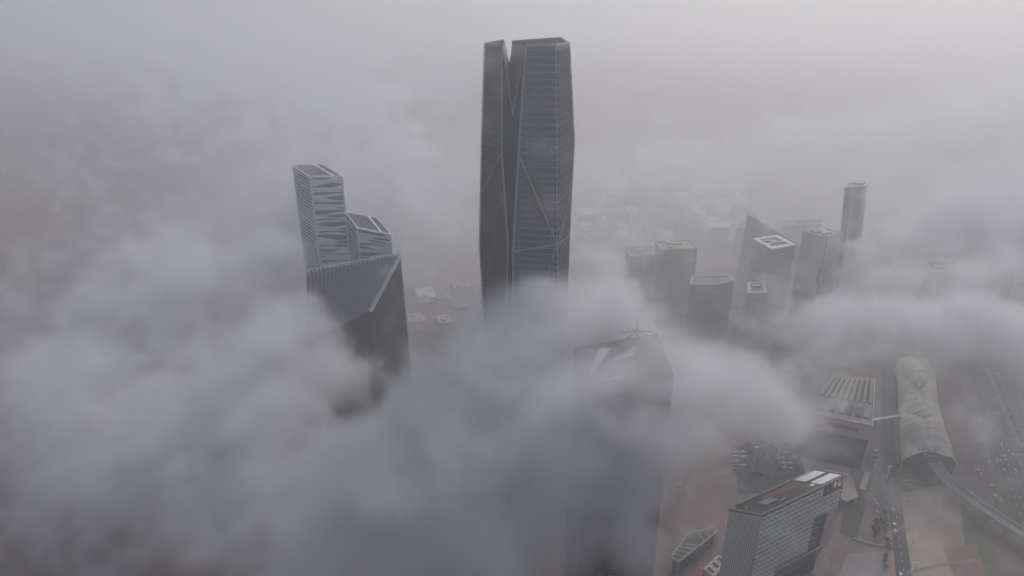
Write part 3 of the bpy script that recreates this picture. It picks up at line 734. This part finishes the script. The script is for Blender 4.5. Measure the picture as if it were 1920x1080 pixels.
for i in range(3):
    u0, u1 = i/3+.05, i/3+.27
    q = [lerp(lerp(a0, b0, u), lerp(a1, b1, u), w) for u, w in ((u0,.15),(u0,.8),(u1,.8),(u1,.15))]
    g = Geo(); g.slab([p+V(0,0,.05) for p in q], V(0,0,.25)); g.build("roof_light", DARKRF, t)
    for k in range(4): bar("roof_light_frame", q[k]+V(0,0,.3), q[(k+1)%4]+V(0,0,.3), .5, WHITE, t)
t = thing("red_roof_kiosk", "low building with red roof at the bottom edge before the gridded roof", "building")
P = [at_z(1300,1090,12), at_z(1330,1100,12), at_z(1336,1072,12), at_z(1310,1062,12)]
g = Geo(); g.prism([V(p.x, p.y, 0) for p in P], 0, 12); g.build("wall", BEIGE, t)
ct = (P[0]+P[1]+P[2]+P[3])/4 + V(0,0,3)
mesh("roof", [p+V(0,0,.05) for p in P] + [ct], [(0,1,4),(1,2,4),(2,3,4),(3,0,4)], REDRF, t)
bar("ridge_trim", ct, P[2]+V(0,0,.1), .3, RUST, t)

def mast(label, px, py, h):
    p = at_z(px, py); t = thing("light_mast", label, "mast")
    bar("pole", p, p+V(0,0,h), .7, PALE, t); hf = bar("head_frame", p+V(-1.8,0,h), p+V(1.8,0,h), .7, WHITE, t)
    for k in (-1.4, 0, 1.4): g = Geo(); g.box(p.x+k-.5, p.x+k+.5, p.y-.9, p.y-.2, h-.6, h+.5); g.build("floodlight", WHITE, hf)
mast("tall pale light mast on the road left of the lattice office", 1411, 888, 30)
mast("shorter light mast beside the dark hall", 1458, 862, 22)
mast("light mast at the right corner of the folded-roof tower", 1268, 960, 30)
mast("light mast by the white vent panel right of the canopy", 1660, 905, 18)
# thin vertical banners and vent panels by the hall
for i, (px, py, w, h) in enumerate(((1636,872,5,17),(1644,880,4,10))):
    p = at_z(px, py); t = thing("vent_panel", ("tall white vent panel" if i == 0 else "short white vent panel")+" standing at the right end of the dark hall", "panel")
    g = Geo(); g.box(p.x-w/2, p.x+w/2, p.y, p.y+1.2, 1, h); g.build("panel", WHITE, t)
    for k in range(3): g = Geo(); g.box(p.x-w/2+.3, p.x+w/2-.3, p.y-.3, p.y-.02, 2+k*h*.3, 2+k*h*.3+h*.2); g.build("louvre", SLATE, t)
    g = Geo(); g.box(p.x-w/2-.4, p.x+w/2+.4, p.y-.4, p.y+1.6, 0, 1.0); g.build("plinth", CONC, t)
t = thing("ramp_wall", "curved pale ramp wall on the plaza right of the lattice office", "wall")
RW = [at_z(x, y) for x, y in ((1600,1012),(1625,1020),(1650,1026),(1664,1022),(1672,1008))]
for a, b in zip(RW, RW[1:]): g = Geo(); g.bar(a+V(0,0,.9), b+V(0,0,.9), .8, 1.8); g.build("wall_panel", BEIGE, t)
t = thing("pump_house", "small pale box building right of the low canopy", "building")
p = [at_z(1612,916,8), at_z(1622,918,8), at_z(1630,888,8), at_z(1622,886,8)]
g = Geo(); g.prism([V(q.x, q.y, 0) for q in p], 0, 8); g.build("wall", PINK, t)
g = Geo(); g.prism([V(q.x, q.y, 0) for q in ring_offset(p, .5)], 8.02, 8.6); g.build("roof", BEIGE, t)
sheet("lawn", gp((1575,1000),(1585,930),(1625,935),(1605,1012)), mat("dark turf panel", (0.045,0.05,0.042), .9, .2, .05))
sheet("lawn", gp((1624,890),(1638,892),(1628,925),(1618,922)), GRASS)

# ---- low-rise houses of the surrounding city
def house_mesh(w, d, h, k):
    g = Geo(); g.box(-w/2, w/2, -d/2, d/2, 0, h)
    for (x0, x1, y0, y1) in ((-w/2, w/2, -d/2-.02, -d/2+.4), (-w/2, w/2, d/2-.4, d/2+.02), (-w/2-.02, -w/2+.4, -d/2+.4, d/2-.4), (w/2-.4, w/2+.02, -d/2+.4, d/2-.4)):
        g.box(x0, x1, y0, y1, h+.01, h+1.1)
    g.box(-w*.3+k, -w*.05+k, d*.05, d*.3, h+.01, h+2.8); g.box(w*.15, w*.27, -d*.3, -d*.1, h+.01, h+1.5)
    for i in range(3):                        # window recess strips
        g.box(-w/2+1+i*w*.3, -w/2+1+i*w*.3+w*.17, -d/2-.25, -d/2-.03, h*.35, h*.75)
    return g
hm = []
for i, (w, d, h, m) in enumerate(((16,14,9,BEIGE),(22,18,12,WHITE),(28,20,10,CONC),(18,24,15,PINK),(34,22,8,WHITE),(14,14,7,CONC),(24,16,20,BEIGE))):
    o = house_mesh(w, d, h, i % 2).build("low_house", m); hm.append(o.data); bpy.data.objects.remove(o)
rnd = random.Random(21)
taken = []
def try_house(px, py, label, group, extra=0):
    p = at_z(px, py)
    if any((p.x-q[0])**2+(p.y-q[1])**2 < 32**2 for q in taken): return
    taken.append((p.x, p.y))
    o = bpy.data.objects.new("low_house", rnd.choice(hm)); link(o); o.location = (p.x, p.y, 0)
    o.rotation_euler.z = radians(18) + rnd.choice((0, pi/2)) + rnd.uniform(-.05, .05)
    s = rnd.uniform(.85, 1.3); o.scale = (s, s, rnd.uniform(.8, 1.25))
    tag(o, label, "house", group)
for k in range(230): try_house(rnd.uniform(1085,1410), rnd.uniform(318,452), "small flat-roofed house among many in the hazy low-rise quarter behind the towers", "hazy low-rise quarter")
for k in range(60): try_house(rnd.uniform(772,868), rnd.uniform(548,640), "flat-roofed house seen through the fog gap left of the tallest skyscraper", "houses in the left fog gap")
for k in range(60): try_house(rnd.uniform(1640,1900), rnd.uniform(400,470), "small flat-roofed house under drifting fog far right", "houses far right")

# ---- cars
def car_mesh(paint, van=False):
    g = Geo(); L, W = (4.9, 1.9) if not van else (5.6, 2.0); hb = .95
    prof = [(-L/2,.35),(-L/2,.85),(-L/2+.5,.98),(L/2-1.4,.95),(L/2-.1,.80),(L/2,.35)]
    for (x0, z0), (x1, z1) in ((prof[1], prof[2]), (prof[2], prof[3]), (prof[3], prof[4])):
        g.hexa([(x0,-W/2,.35),(x1,-W/2,.35),(x1,W/2,.35),(x0,W/2,.35),(x0,-W/2,z0),(x1,-W/2,z1),(x1,W/2,z1),(x0,W/2,z0)])
    b0, b1 = (-L/2+.3, L/2-1.3) if not van else (-L/2+.05, L/2-.9); ht = 1.5 if not van else 2.1
    nb = len(g.f)
    g.hexa([(b0,-W/2+.05,.96),(b1,-W/2+.05,.96),(b1,W/2-.05,.96),(b0,W/2-.05,.96),(b0+.5,-W/2+.25,ht),(b1-.9,-W/2+.25,ht),(b1-.9,W/2-.25,ht),(b0+.5,W/2-.25,ht)])
    dark = list(range(nb, nb+6)); dark.remove(nb+1)
    for sx in (-1, 1):
        for sy in (-1, 1):
            n0 = len(g.f); cx, cyy = sx*L*.3, sy*(W/2-.12); ring = []
            b = len(g.v)
            for s in (-.13, .13):
                for k in range(8): a = k*pi/4; g.v.append(V(cx+.34*cos(a), cyy+s, .34+.34*sin(a)))
            for k in range(8): g.f.append((b+k, b+(k+1)%8, b+8+(k+1)%8, b+8+k))
            g.f.append(tuple(b+k for k in range(8))); g.f.append(tuple(b+8+k for k in range(8)))
            dark += list(range(n0, len(g.f)))
    o = mesh("parked_car", g.v, g.f, [paint, CARG])
    for i in dark: o.data.polygons[i].material_index = 1
    me = o.data; bpy.data.objects.remove(o); return me
CM = [(car_mesh(CARW), "white"), (car_mesh(CARW, True), "white"), (car_mesh(CARS), "silver"), (car_mesh(CARD), "dark")]
cr = random.Random(4)
def car(p, ang, z, label, group, name="car"):
    me, colr = cr.choices(CM, (5, 2, 2, 1.5))[0]
    o = bpy.data.objects.new(name, me); link(o); o.location = (p.x, p.y, z); o.rotation_euler.z = ang
    tag(o, colr+" "+label, "car", colr+" "+group)
def along(pts, off, n, label, group, jit=0.0, rev=False):
    segs = [(a, b, (b-a).length) for a, b in zip(pts, pts[1:])]; T = sum(s[2] for s in segs); used = []
    for k in range(n):
        d = cr.uniform(0, T)
        if any(abs(d-x) < 9 for x in used): continue
        used.append(d)
        for a, b, L in segs:
            if d <= L:
                t_ = (b-a)/L; nr = V(-t_.y, t_.x, 0); car(a+t_*d+nr*(off), math.atan2(t_.y, t_.x)+(pi if rev else 0), 0.5, label, group); break
            d -= L
for off in (-6, -2, 2, 6):
    along(HWY[1:6], off, 6, "car driving on the near highway carriageway at right", "cars near carriageway"); along(HWY2[1:6], off, 6, "car driving on the far highway carriageway at right", "cars far carriageway", rev=True)
along(LANE, 2.6, 8, "car on the lane beside the station", "cars on the station lane")
along(CROSS, 4, 8, "car on the road left of the dark hall", "cars on the hall road"); along(CROSS, -4, 8, "car on the road left of the dark hall", "cars on the hall road")
for k in range(14):                           # bays by the podium and along the kerb of the hall road
    car(at_z(1629+cr.uniform(-5,5), 716+k*1.7), radians(100), .5, "car parked beside the terrace hall", "cars by the podium", "parked_car") if k % 2 == 0 else None
for k in range(10): car(at_z(1380+(k%2)*13, 850+(k//2)*8), radians(20), .5, "car parked in the bays left of the hall road", "cars in bays left of the hall road", "parked_car")
for k in range(12): car(at_z(1462+(k%3)*12+(k//3)*3, 850+(k//3)*10), radians(15), .5, "car parked on the forecourt left of the low canopy", "cars on forecourt", "parked_car")
for k in range(4): car(at_z(1640+(k%2)*4, 940+k*7), radians(95), .5, "car parked on the plaza beside the sand lot", "cars on plaza", "parked_car")
for k in range(26): car(at_z(cr.uniform(1820,1925), cr.uniform(760,960)), radians(cr.uniform(60,80)), .5, "car parked on open ground right of the viaduct", "cars on open ground", "parked_car")

# ---- street lamps
g = Geo(); g.bar(V(0,0,0), V(0,0,9), .28); o = g.build("pole", STEEL); pm = o.data; bpy.data.objects.remove(o)
g = Geo(); g.bar(V(-1.9,0,9), V(1.9,0,9.2), .3, .25); g.box(-2.6,-1.6,-.3,.3,8.9,9.15); g.box(1.6,2.6,-.3,.3,9.05,9.3); o = g.build("lamp_head", PALE); hm_ = o.data; bpy.data.objects.remove(o)
def street_lamp(p, ang, label, group):
    t = thing("street_lamp", label, "street lamp", group); t.location = (p.x, p.y, 0.3); t.rotation_euler.z = ang
    link(bpy.data.objects.new("pole", pm), t); link(bpy.data.objects.new("lamp_head", hm_), t)
for k in range(14): street_lamp(lerp(LANE[0], LANE[3], k/14)+V(7,0,0), 0, "double street lamp along the lane beside the station", "station lane lamps")
for k in range(16): street_lamp(lerp(HWY[1], HWY[4], k/16)+V(10.5,0,0), 0, "double street lamp along the near highway carriageway", "highway lamps")
# ---- trees
def crown_mesh(seed, r, h, n=170):
    q = random.Random(seed); g = Geo()
    lob = [(V(q.uniform(-.5,.5)*r, q.uniform(-.5,.5)*r, h*.62+q.uniform(-.18,.3)*h), r*q.uniform(.42,.7)) for _ in range(7)]
    for k in range(n):
        c, rr = q.choice(lob); d = V(q.gauss(0,1), q.gauss(0,1), q.gauss(0,1)).normalized()*rr*q.uniform(.55,1.05)
        p = c + d; a = V(q.gauss(0,1), q.gauss(0,1), q.gauss(0,1)).normalized(); b = a.orthogonal().normalized(); s = q.uniform(.35,.8)
        i = len(g.v); g.v += [p-a*s, p+b*s*.6, p+a*s, p-b*s*.6]; g.f.append((i, i+1, i+2, i+3))
    return g
tree_sets = []
for sd_ in range(3):
    r, h = (3.0, 6.5) if sd_ < 2 else (4.2, 8.5)
    o = crown_mesh(sd_, r, h).build("crown", LEAF); cm = o.data; bpy.data.objects.remove(o)
    g = Geo(); g.bar(V(0,0,0), V(.1,.05,h*.4), .5); g.bar(V(.1,.05,h*.38), V(.6,.2,h*.65), .3); g.bar(V(.1,.05,h*.36), V(-.6,-.2,h*.62), .28)
    o = g.build("trunk", BARK); tm = o.data; bpy.data.objects.remove(o); tree_sets.append((cm, tm))
tr = random.Random(9)
def tree(p, label, group=None, s=1.0):
    cm, tm = tr.choice(tree_sets); t = thing("tree", label, "tree", group); t.location = (p.x, p.y, 0); t.scale = (s, s, s*tr.uniform(.85,1.15)); t.rotation_euler.z = tr.uniform(0, 6)
    link(bpy.data.objects.new("crown", cm), t); link(bpy.data.objects.new("trunk", tm), t)
tree(at_z(1642,990), "big dark tree on the plaza, the upper of a close pair", s=1.5); tree(at_z(1640,1008), "big dark tree on the plaza, the lower of a close pair", s=1.6)
for k in range(16): tree(at_z(tr.uniform(1655,1665), 905+k*11+tr.uniform(-3,3)), "small tree in the row along the plaza and sand lot", "plaza row trees", tr.uniform(.6,.95))
for k in range(22): tree(at_z(tr.uniform(1470,1500), tr.uniform(700,800)), "tree in the dim grove left of the terrace hall", "grove trees", tr.uniform(.8,1.3))
for k in range(26): tree(at_z(tr.uniform(1385,1500), tr.uniform(835,905)), "tree among the car bays between the hall road and the canopy", "car bay trees", tr.uniform(.6,1.0))
for k in range(14): tree(at_z(tr.uniform(1700,1745), tr.uniform(868,905)), "small tree on the lawn below the station", "lawn trees", tr.uniform(.5,.8))
for k in range(30): tree(lerp(HWY[1], HWY[4], k/30)+V(19+tr.uniform(-1,1),0,0), "small tree in the median between the highway carriageways", "median trees", tr.uniform(.6,.9))

# ================================================================== THE AIR: even haze, and drifting banks of fog
def vol_mat(name, density, col, aniso, attr):
    m = bpy.data.materials.new(name); m.use_nodes = True; nt = m.node_tree; nt.nodes.clear()
    o = nt.nodes.new("ShaderNodeOutputMaterial"); p = nt.nodes.new("ShaderNodeVolumePrincipled")
    p.inputs["Color"].default_value = (*col, 1); p.inputs["Density"].default_value = density; p.inputs["Anisotropy"].default_value = aniso
    p.inputs["Density Attribute"].default_value = attr
    nt.links.new(p.outputs[0], o.inputs["Volume"]); return m
HAZE_D = 0.00042
g = Geo(); g.box(-6600, 6600, -1600, 8600, -1.0, CAM_H+12)
hz = g.build("haze", vol_mat("haze air", HAZE_D, (0.975, 0.97, 0.968), 0.5, "")); tag(hz, kind="stuff")

# fog puffs: (px, py, distance, half width, half depth, half height in metres, weight); px, py only say where the puff hangs at that distance
PUFFS = [
 # plume across the foot of the skyscraper, falling away to the lower left
 (1012,572,372,30,30,16,1.1),(1065,556,382,32,32,18,1.15),(1125,560,398,34,32,20,1.1),(1185,580,420,34,32,20,1.0),(1235,620,430,28,30,18,.8),
 (960,640,362,34,34,22,1.1),(1040,640,372,44,34,30,1.1),(900,715,348,42,38,26,1.1),(990,740,345,48,34,36,1.1),(830,790,332,46,40,28,1.1),(920,830,322,52,38,40,1.1),(745,855,318,50,40,30,1.1),(850,920,305,56,40,40,1.1),(655,930,305,54,40,34,1.05),(740,1010,292,66,42,40,1.1),(920,1000,290,36,34,36,1.0),(560,1010,300,60,40,36,1.0),
 # left bank
 (560,600,470,46,46,34,.95),(520,470,620,46,50,46,.85),(470,740,420,80,66,56,1.0),(420,920,340,84,56,56,1.0),(650,690,455,34,32,22,.8),(300,540,600,110,100,90,.9),(200,820,420,120,86,100,1.0),(548,420,690,30,34,36,.75),
 (850,170,462,24,22,60,.55),(885,330,480,20,24,60,.5),(700,250,1000,150,120,120,.65),(400,150,1100,260,160,150,.75),(790,400,1000,120,100,90,.65),(640,330,1250,220,140,120,.65),
 # over the road right of the folded-roof tower, and round that tower
 (1262,680,362,28,26,20,1.0),(1330,715,374,36,32,26,1.0),(1405,725,390,40,32,26,.9),(1450,770,400,34,30,26,.75),(1390,800,385,38,30,28,.8),(1480,820,410,30,28,24,.5),(1310,780,360,36,28,32,1.0),(1460,690,430,34,32,22,.85),
 (1035,700,385,24,24,34,1.0),(1030,800,392,24,24,40,1.0),(1010,900,385,26,26,40,.95),(1030,990,390,24,24,34,.95),
 (1110,730,320,22,13,12,.5),(1130,800,312,42,19,32,1.0),(1232,760,322,38,22,36,1.25),(1195,870,304,48,19,36,1.05),(1255,870,320,28,18,26,.9),(1110,990,296,42,18,34,.95),(1200,1020,290,40,17,28,.8),(1240,690,350,28,22,18,1.15),(1195,672,348,20,15,11,.8),(1090,700,345,16,14,14,.7),(1150,640,392,20,16,9,.55),
 # right bank
 (1790,760,520,40,34,14,.5),(1880,840,480,40,34,14,.5),(1740,960,420,30,24,11,.35),(1540,700,520,34,30,18,.7),(1600,655,560,40,36,20,.8),(1700,650,590,40,36,16,.65),
 (1555,615,560,40,40,22,1.0),(1630,590,600,46,44,28,1.1),(1720,615,590,50,44,24,1.0),(1810,600,600,52,46,28,1.05),(1900,620,590,52,46,28,1.0),(1965,700,560,46,46,28,.8),
 (1640,520,760,44,50,36,1.0),(1600,495,810,30,36,26,.85),(1740,540,700,50,46,38,.95),(1830,520,720,50,46,42,.95),(1480,545,790,34,34,22,.85),(1560,560,720,34,34,24,.95),(1440,510,830,30,30,16,.6),(1290,540,760,26,28,14,.45),
 (1700,450,860,60,60,52,1.0),(1780,410,900,66,60,62,1.05),(1870,360,950,80,76,76,1.05),(1960,440,850,80,80,80,1.0),(1860,470,820,60,60,40,.9),
 # far banks
 (1120,345,1350,90,100,50,.8),(1230,300,1300,86,96,62,.9),(1350,310,1250,80,90,56,.95),(1440,270,1270,76,90,64,1.0),(1545,255,1230,84,96,80,1.1),(1640,280,1200,80,90,70,1.0),(1735,250,1180,84,96,84,1.05),(1850,240,1150,100,100,92,1.05),(1940,200,1200,100,100,90,1.0),
 (1290,400,1150,60,60,30,.6),(1110,470,680,36,44,34,.85),(1150,505,620,38,38,30,.85),(1190,440,900,46,56,32,.6),
 (1410,580,640,24,26,14,.5),(1480,600,600,34,36,20,.75),
]
FX0, FX1, FY0, FY1, FZ0, FZ1, VOX = -620.0, 1080.0, 180.0, 1700.0, 1.0, 400.0, 5.0
nt = bpy.data.node_groups.new("fog field", 'GeometryNodeTree')
nt.interface.new_socket("Geometry", in_out='OUTPUT', socket_type='NodeSocketGeometry')
N = nt.nodes; Lk = nt.links.new
gout = N.new("NodeGroupOutput"); pos = N.new("GeometryNodeInputPosition")
def vmath(op, a, b=None):
    n = N.new("ShaderNodeVectorMath"); n.operation = op
    for i, x in enumerate((a, b)):
        if x is None: continue
        if isinstance(x, (tuple, list, Vector)): n.inputs[i].default_value = x
        else: Lk(x, n.inputs[i])
    return n.outputs["Value"] if op == 'LENGTH' else n.outputs["Vector"]
def fmath(op, a, b=None, c=None, clamp=False):
    n = N.new("ShaderNodeMath"); n.operation = op; n.use_clamp = clamp
    for i, x in enumerate((a, b, c)):
        if x is None: continue
        if isinstance(x, (int, float)): n.inputs[i].default_value = x
        else: Lk(x, n.inputs[i])
    return n.outputs[0]
def noise(vec, scale, detail, rough, col=False):
    n = N.new("ShaderNodeTexNoise"); n.inputs["Scale"].default_value = scale; n.inputs["Detail"].default_value = detail; n.inputs["Roughness"].default_value = rough
    Lk(vec, n.inputs["Vector"]); return n.outputs["Color"] if col else n.outputs["Fac"]
warp = vmath('MULTIPLY', vmath('SUBTRACT', noise(pos.outputs[0], 0.008, 2, .5, True), (.5,.5,.5)), (70, 70, 45))
pw = vmath('ADD', pos.outputs[0], warp)
warp2 = vmath('MULTIPLY', vmath('SUBTRACT', noise(pw, 0.032, 2, .5, True), (.5,.5,.5)), (34, 34, 26))
pw = vmath('ADD', pw, warp2)
acc = None
for (px, py, Y, rx, ry, rz, wgt) in PUFFS:
    c = at_y(px, py, Y)
    ln = vmath('LENGTH', vmath('MULTIPLY', vmath('SUBTRACT', pw, c), (1/(rx*1.35), 1/(ry*1.35), 1/(rz*1.35))))
    k = fmath('MULTIPLY', fmath('SUBTRACT', 1.0, ln, clamp=True), wgt)
    acc = k if acc is None else fmath('ADD', acc, k)
nz = noise(vmath('MULTIPLY', pw, (1, 1, 1.35)), 0.016, 6, .6)
# billows: the puffs' own field, worn away by noise
fld = fmath('ADD', fmath('MULTIPLY', fmath('MINIMUM', acc, 1.0), 1.5), fmath('MULTIPLY', fmath('SUBTRACT', nz, .5), 3.2))
fld = fmath('SUBTRACT', fld, .55)
fin = noise(vmath('MULTIPLY', pw, (1, 1, 1.2)), 0.034, 7, .70)          # small curls worn into the edges
fld = fmath('ADD', fld, fmath('MULTIPLY', fmath('SUBTRACT', fin, .5), 3.8))
mr0 = N.new("ShaderNodeMapRange"); mr0.interpolation_type = 'SMOOTHSTEP'; Lk(fld, mr0.inputs["Value"]); mr0.inputs["From Min"].default_value = 0.0; mr0.inputs["From Max"].default_value = 0.6
dens = fmath('MULTIPLY', fmath('MULTIPLY', mr0.outputs[0], fmath('ADD', .35, fmath('MINIMUM', fmath('MAXIMUM', fld, 0.0), 1.6))), .030)
sepy = N.new("ShaderNodeSeparateXYZ"); Lk(pos.outputs[0], sepy.inputs[0])
mrf = N.new("ShaderNodeMapRange"); Lk(sepy.outputs[1], mrf.inputs["Value"])      # the far banks are thinner
for k_, v_ in (("From Min", 850.0), ("From Max", 1150.0), ("To Min", 1.0), ("To Max", 0.28)): mrf.inputs[k_].default_value = v_
dens = fmath('MULTIPLY', dens, mrf.outputs[0])
sep = N.new("ShaderNodeSeparateXYZ"); Lk(pos.outputs[0], sep.inputs[0])
low = fmath('MULTIPLY', fmath('POWER', 2.718, fmath('MULTIPLY', sep.outputs[2], -1/55.0)), fmath('MAXIMUM', fmath('SUBTRACT', noise(pw, .010, 4, .6), .45), 0.0))
dens = fmath('ADD', dens, fmath('MULTIPLY', low, .011))
mr = N.new("ShaderNodeMapRange"); mr.interpolation_type = 'SMOOTHSTEP'; Lk(sep.outputs[1], mr.inputs["Value"])
for k_, v_ in (("From Min", 430.0), ("From Max", 950.0), ("To Min", 0.0003), ("To Max", 0.0050)): mr.inputs[k_].default_value = v_
dens = fmath('ADD', dens, fmath('MULTIPLY', mr.outputs[0], fmath('POWER', 2.718, fmath('MULTIPLY', sep.outputs[2], -1/75.0))))
dens = fmath('ADD', fmath('MULTIPLY', dens, 50.0), 0.003)
vc = N.new("GeometryNodeVolumeCube")
vc.inputs["Min"].default_value = (FX0, FY0, FZ0); vc.inputs["Max"].default_value = (FX1, FY1, FZ1)
for ax, a, b in (("X", FX0, FX1), ("Y", FY0, FY1), ("Z", FZ0, FZ1)): vc.inputs["Resolution "+ax].default_value = int((b-a)/VOX)
Lk(dens, vc.inputs["Density"])
smn = N.new("GeometryNodeSetMaterial"); FOGM = vol_mat("fog", 0.02, (0.91, 0.91, 0.92), 0.35, "density"); smn.inputs["Material"].default_value = FOGM
Lk(vc.outputs[0], smn.inputs["Geometry"]); Lk(smn.outputs[0], gout.inputs[0])
fm = bpy.data.meshes.new("fog"); fm.materials.append(FOGM); fog = link(bpy.data.objects.new("fog", fm)); tag(fog, kind="stuff")
md = fog.modifiers.new("fog field", 'NODES'); md.node_group = nt
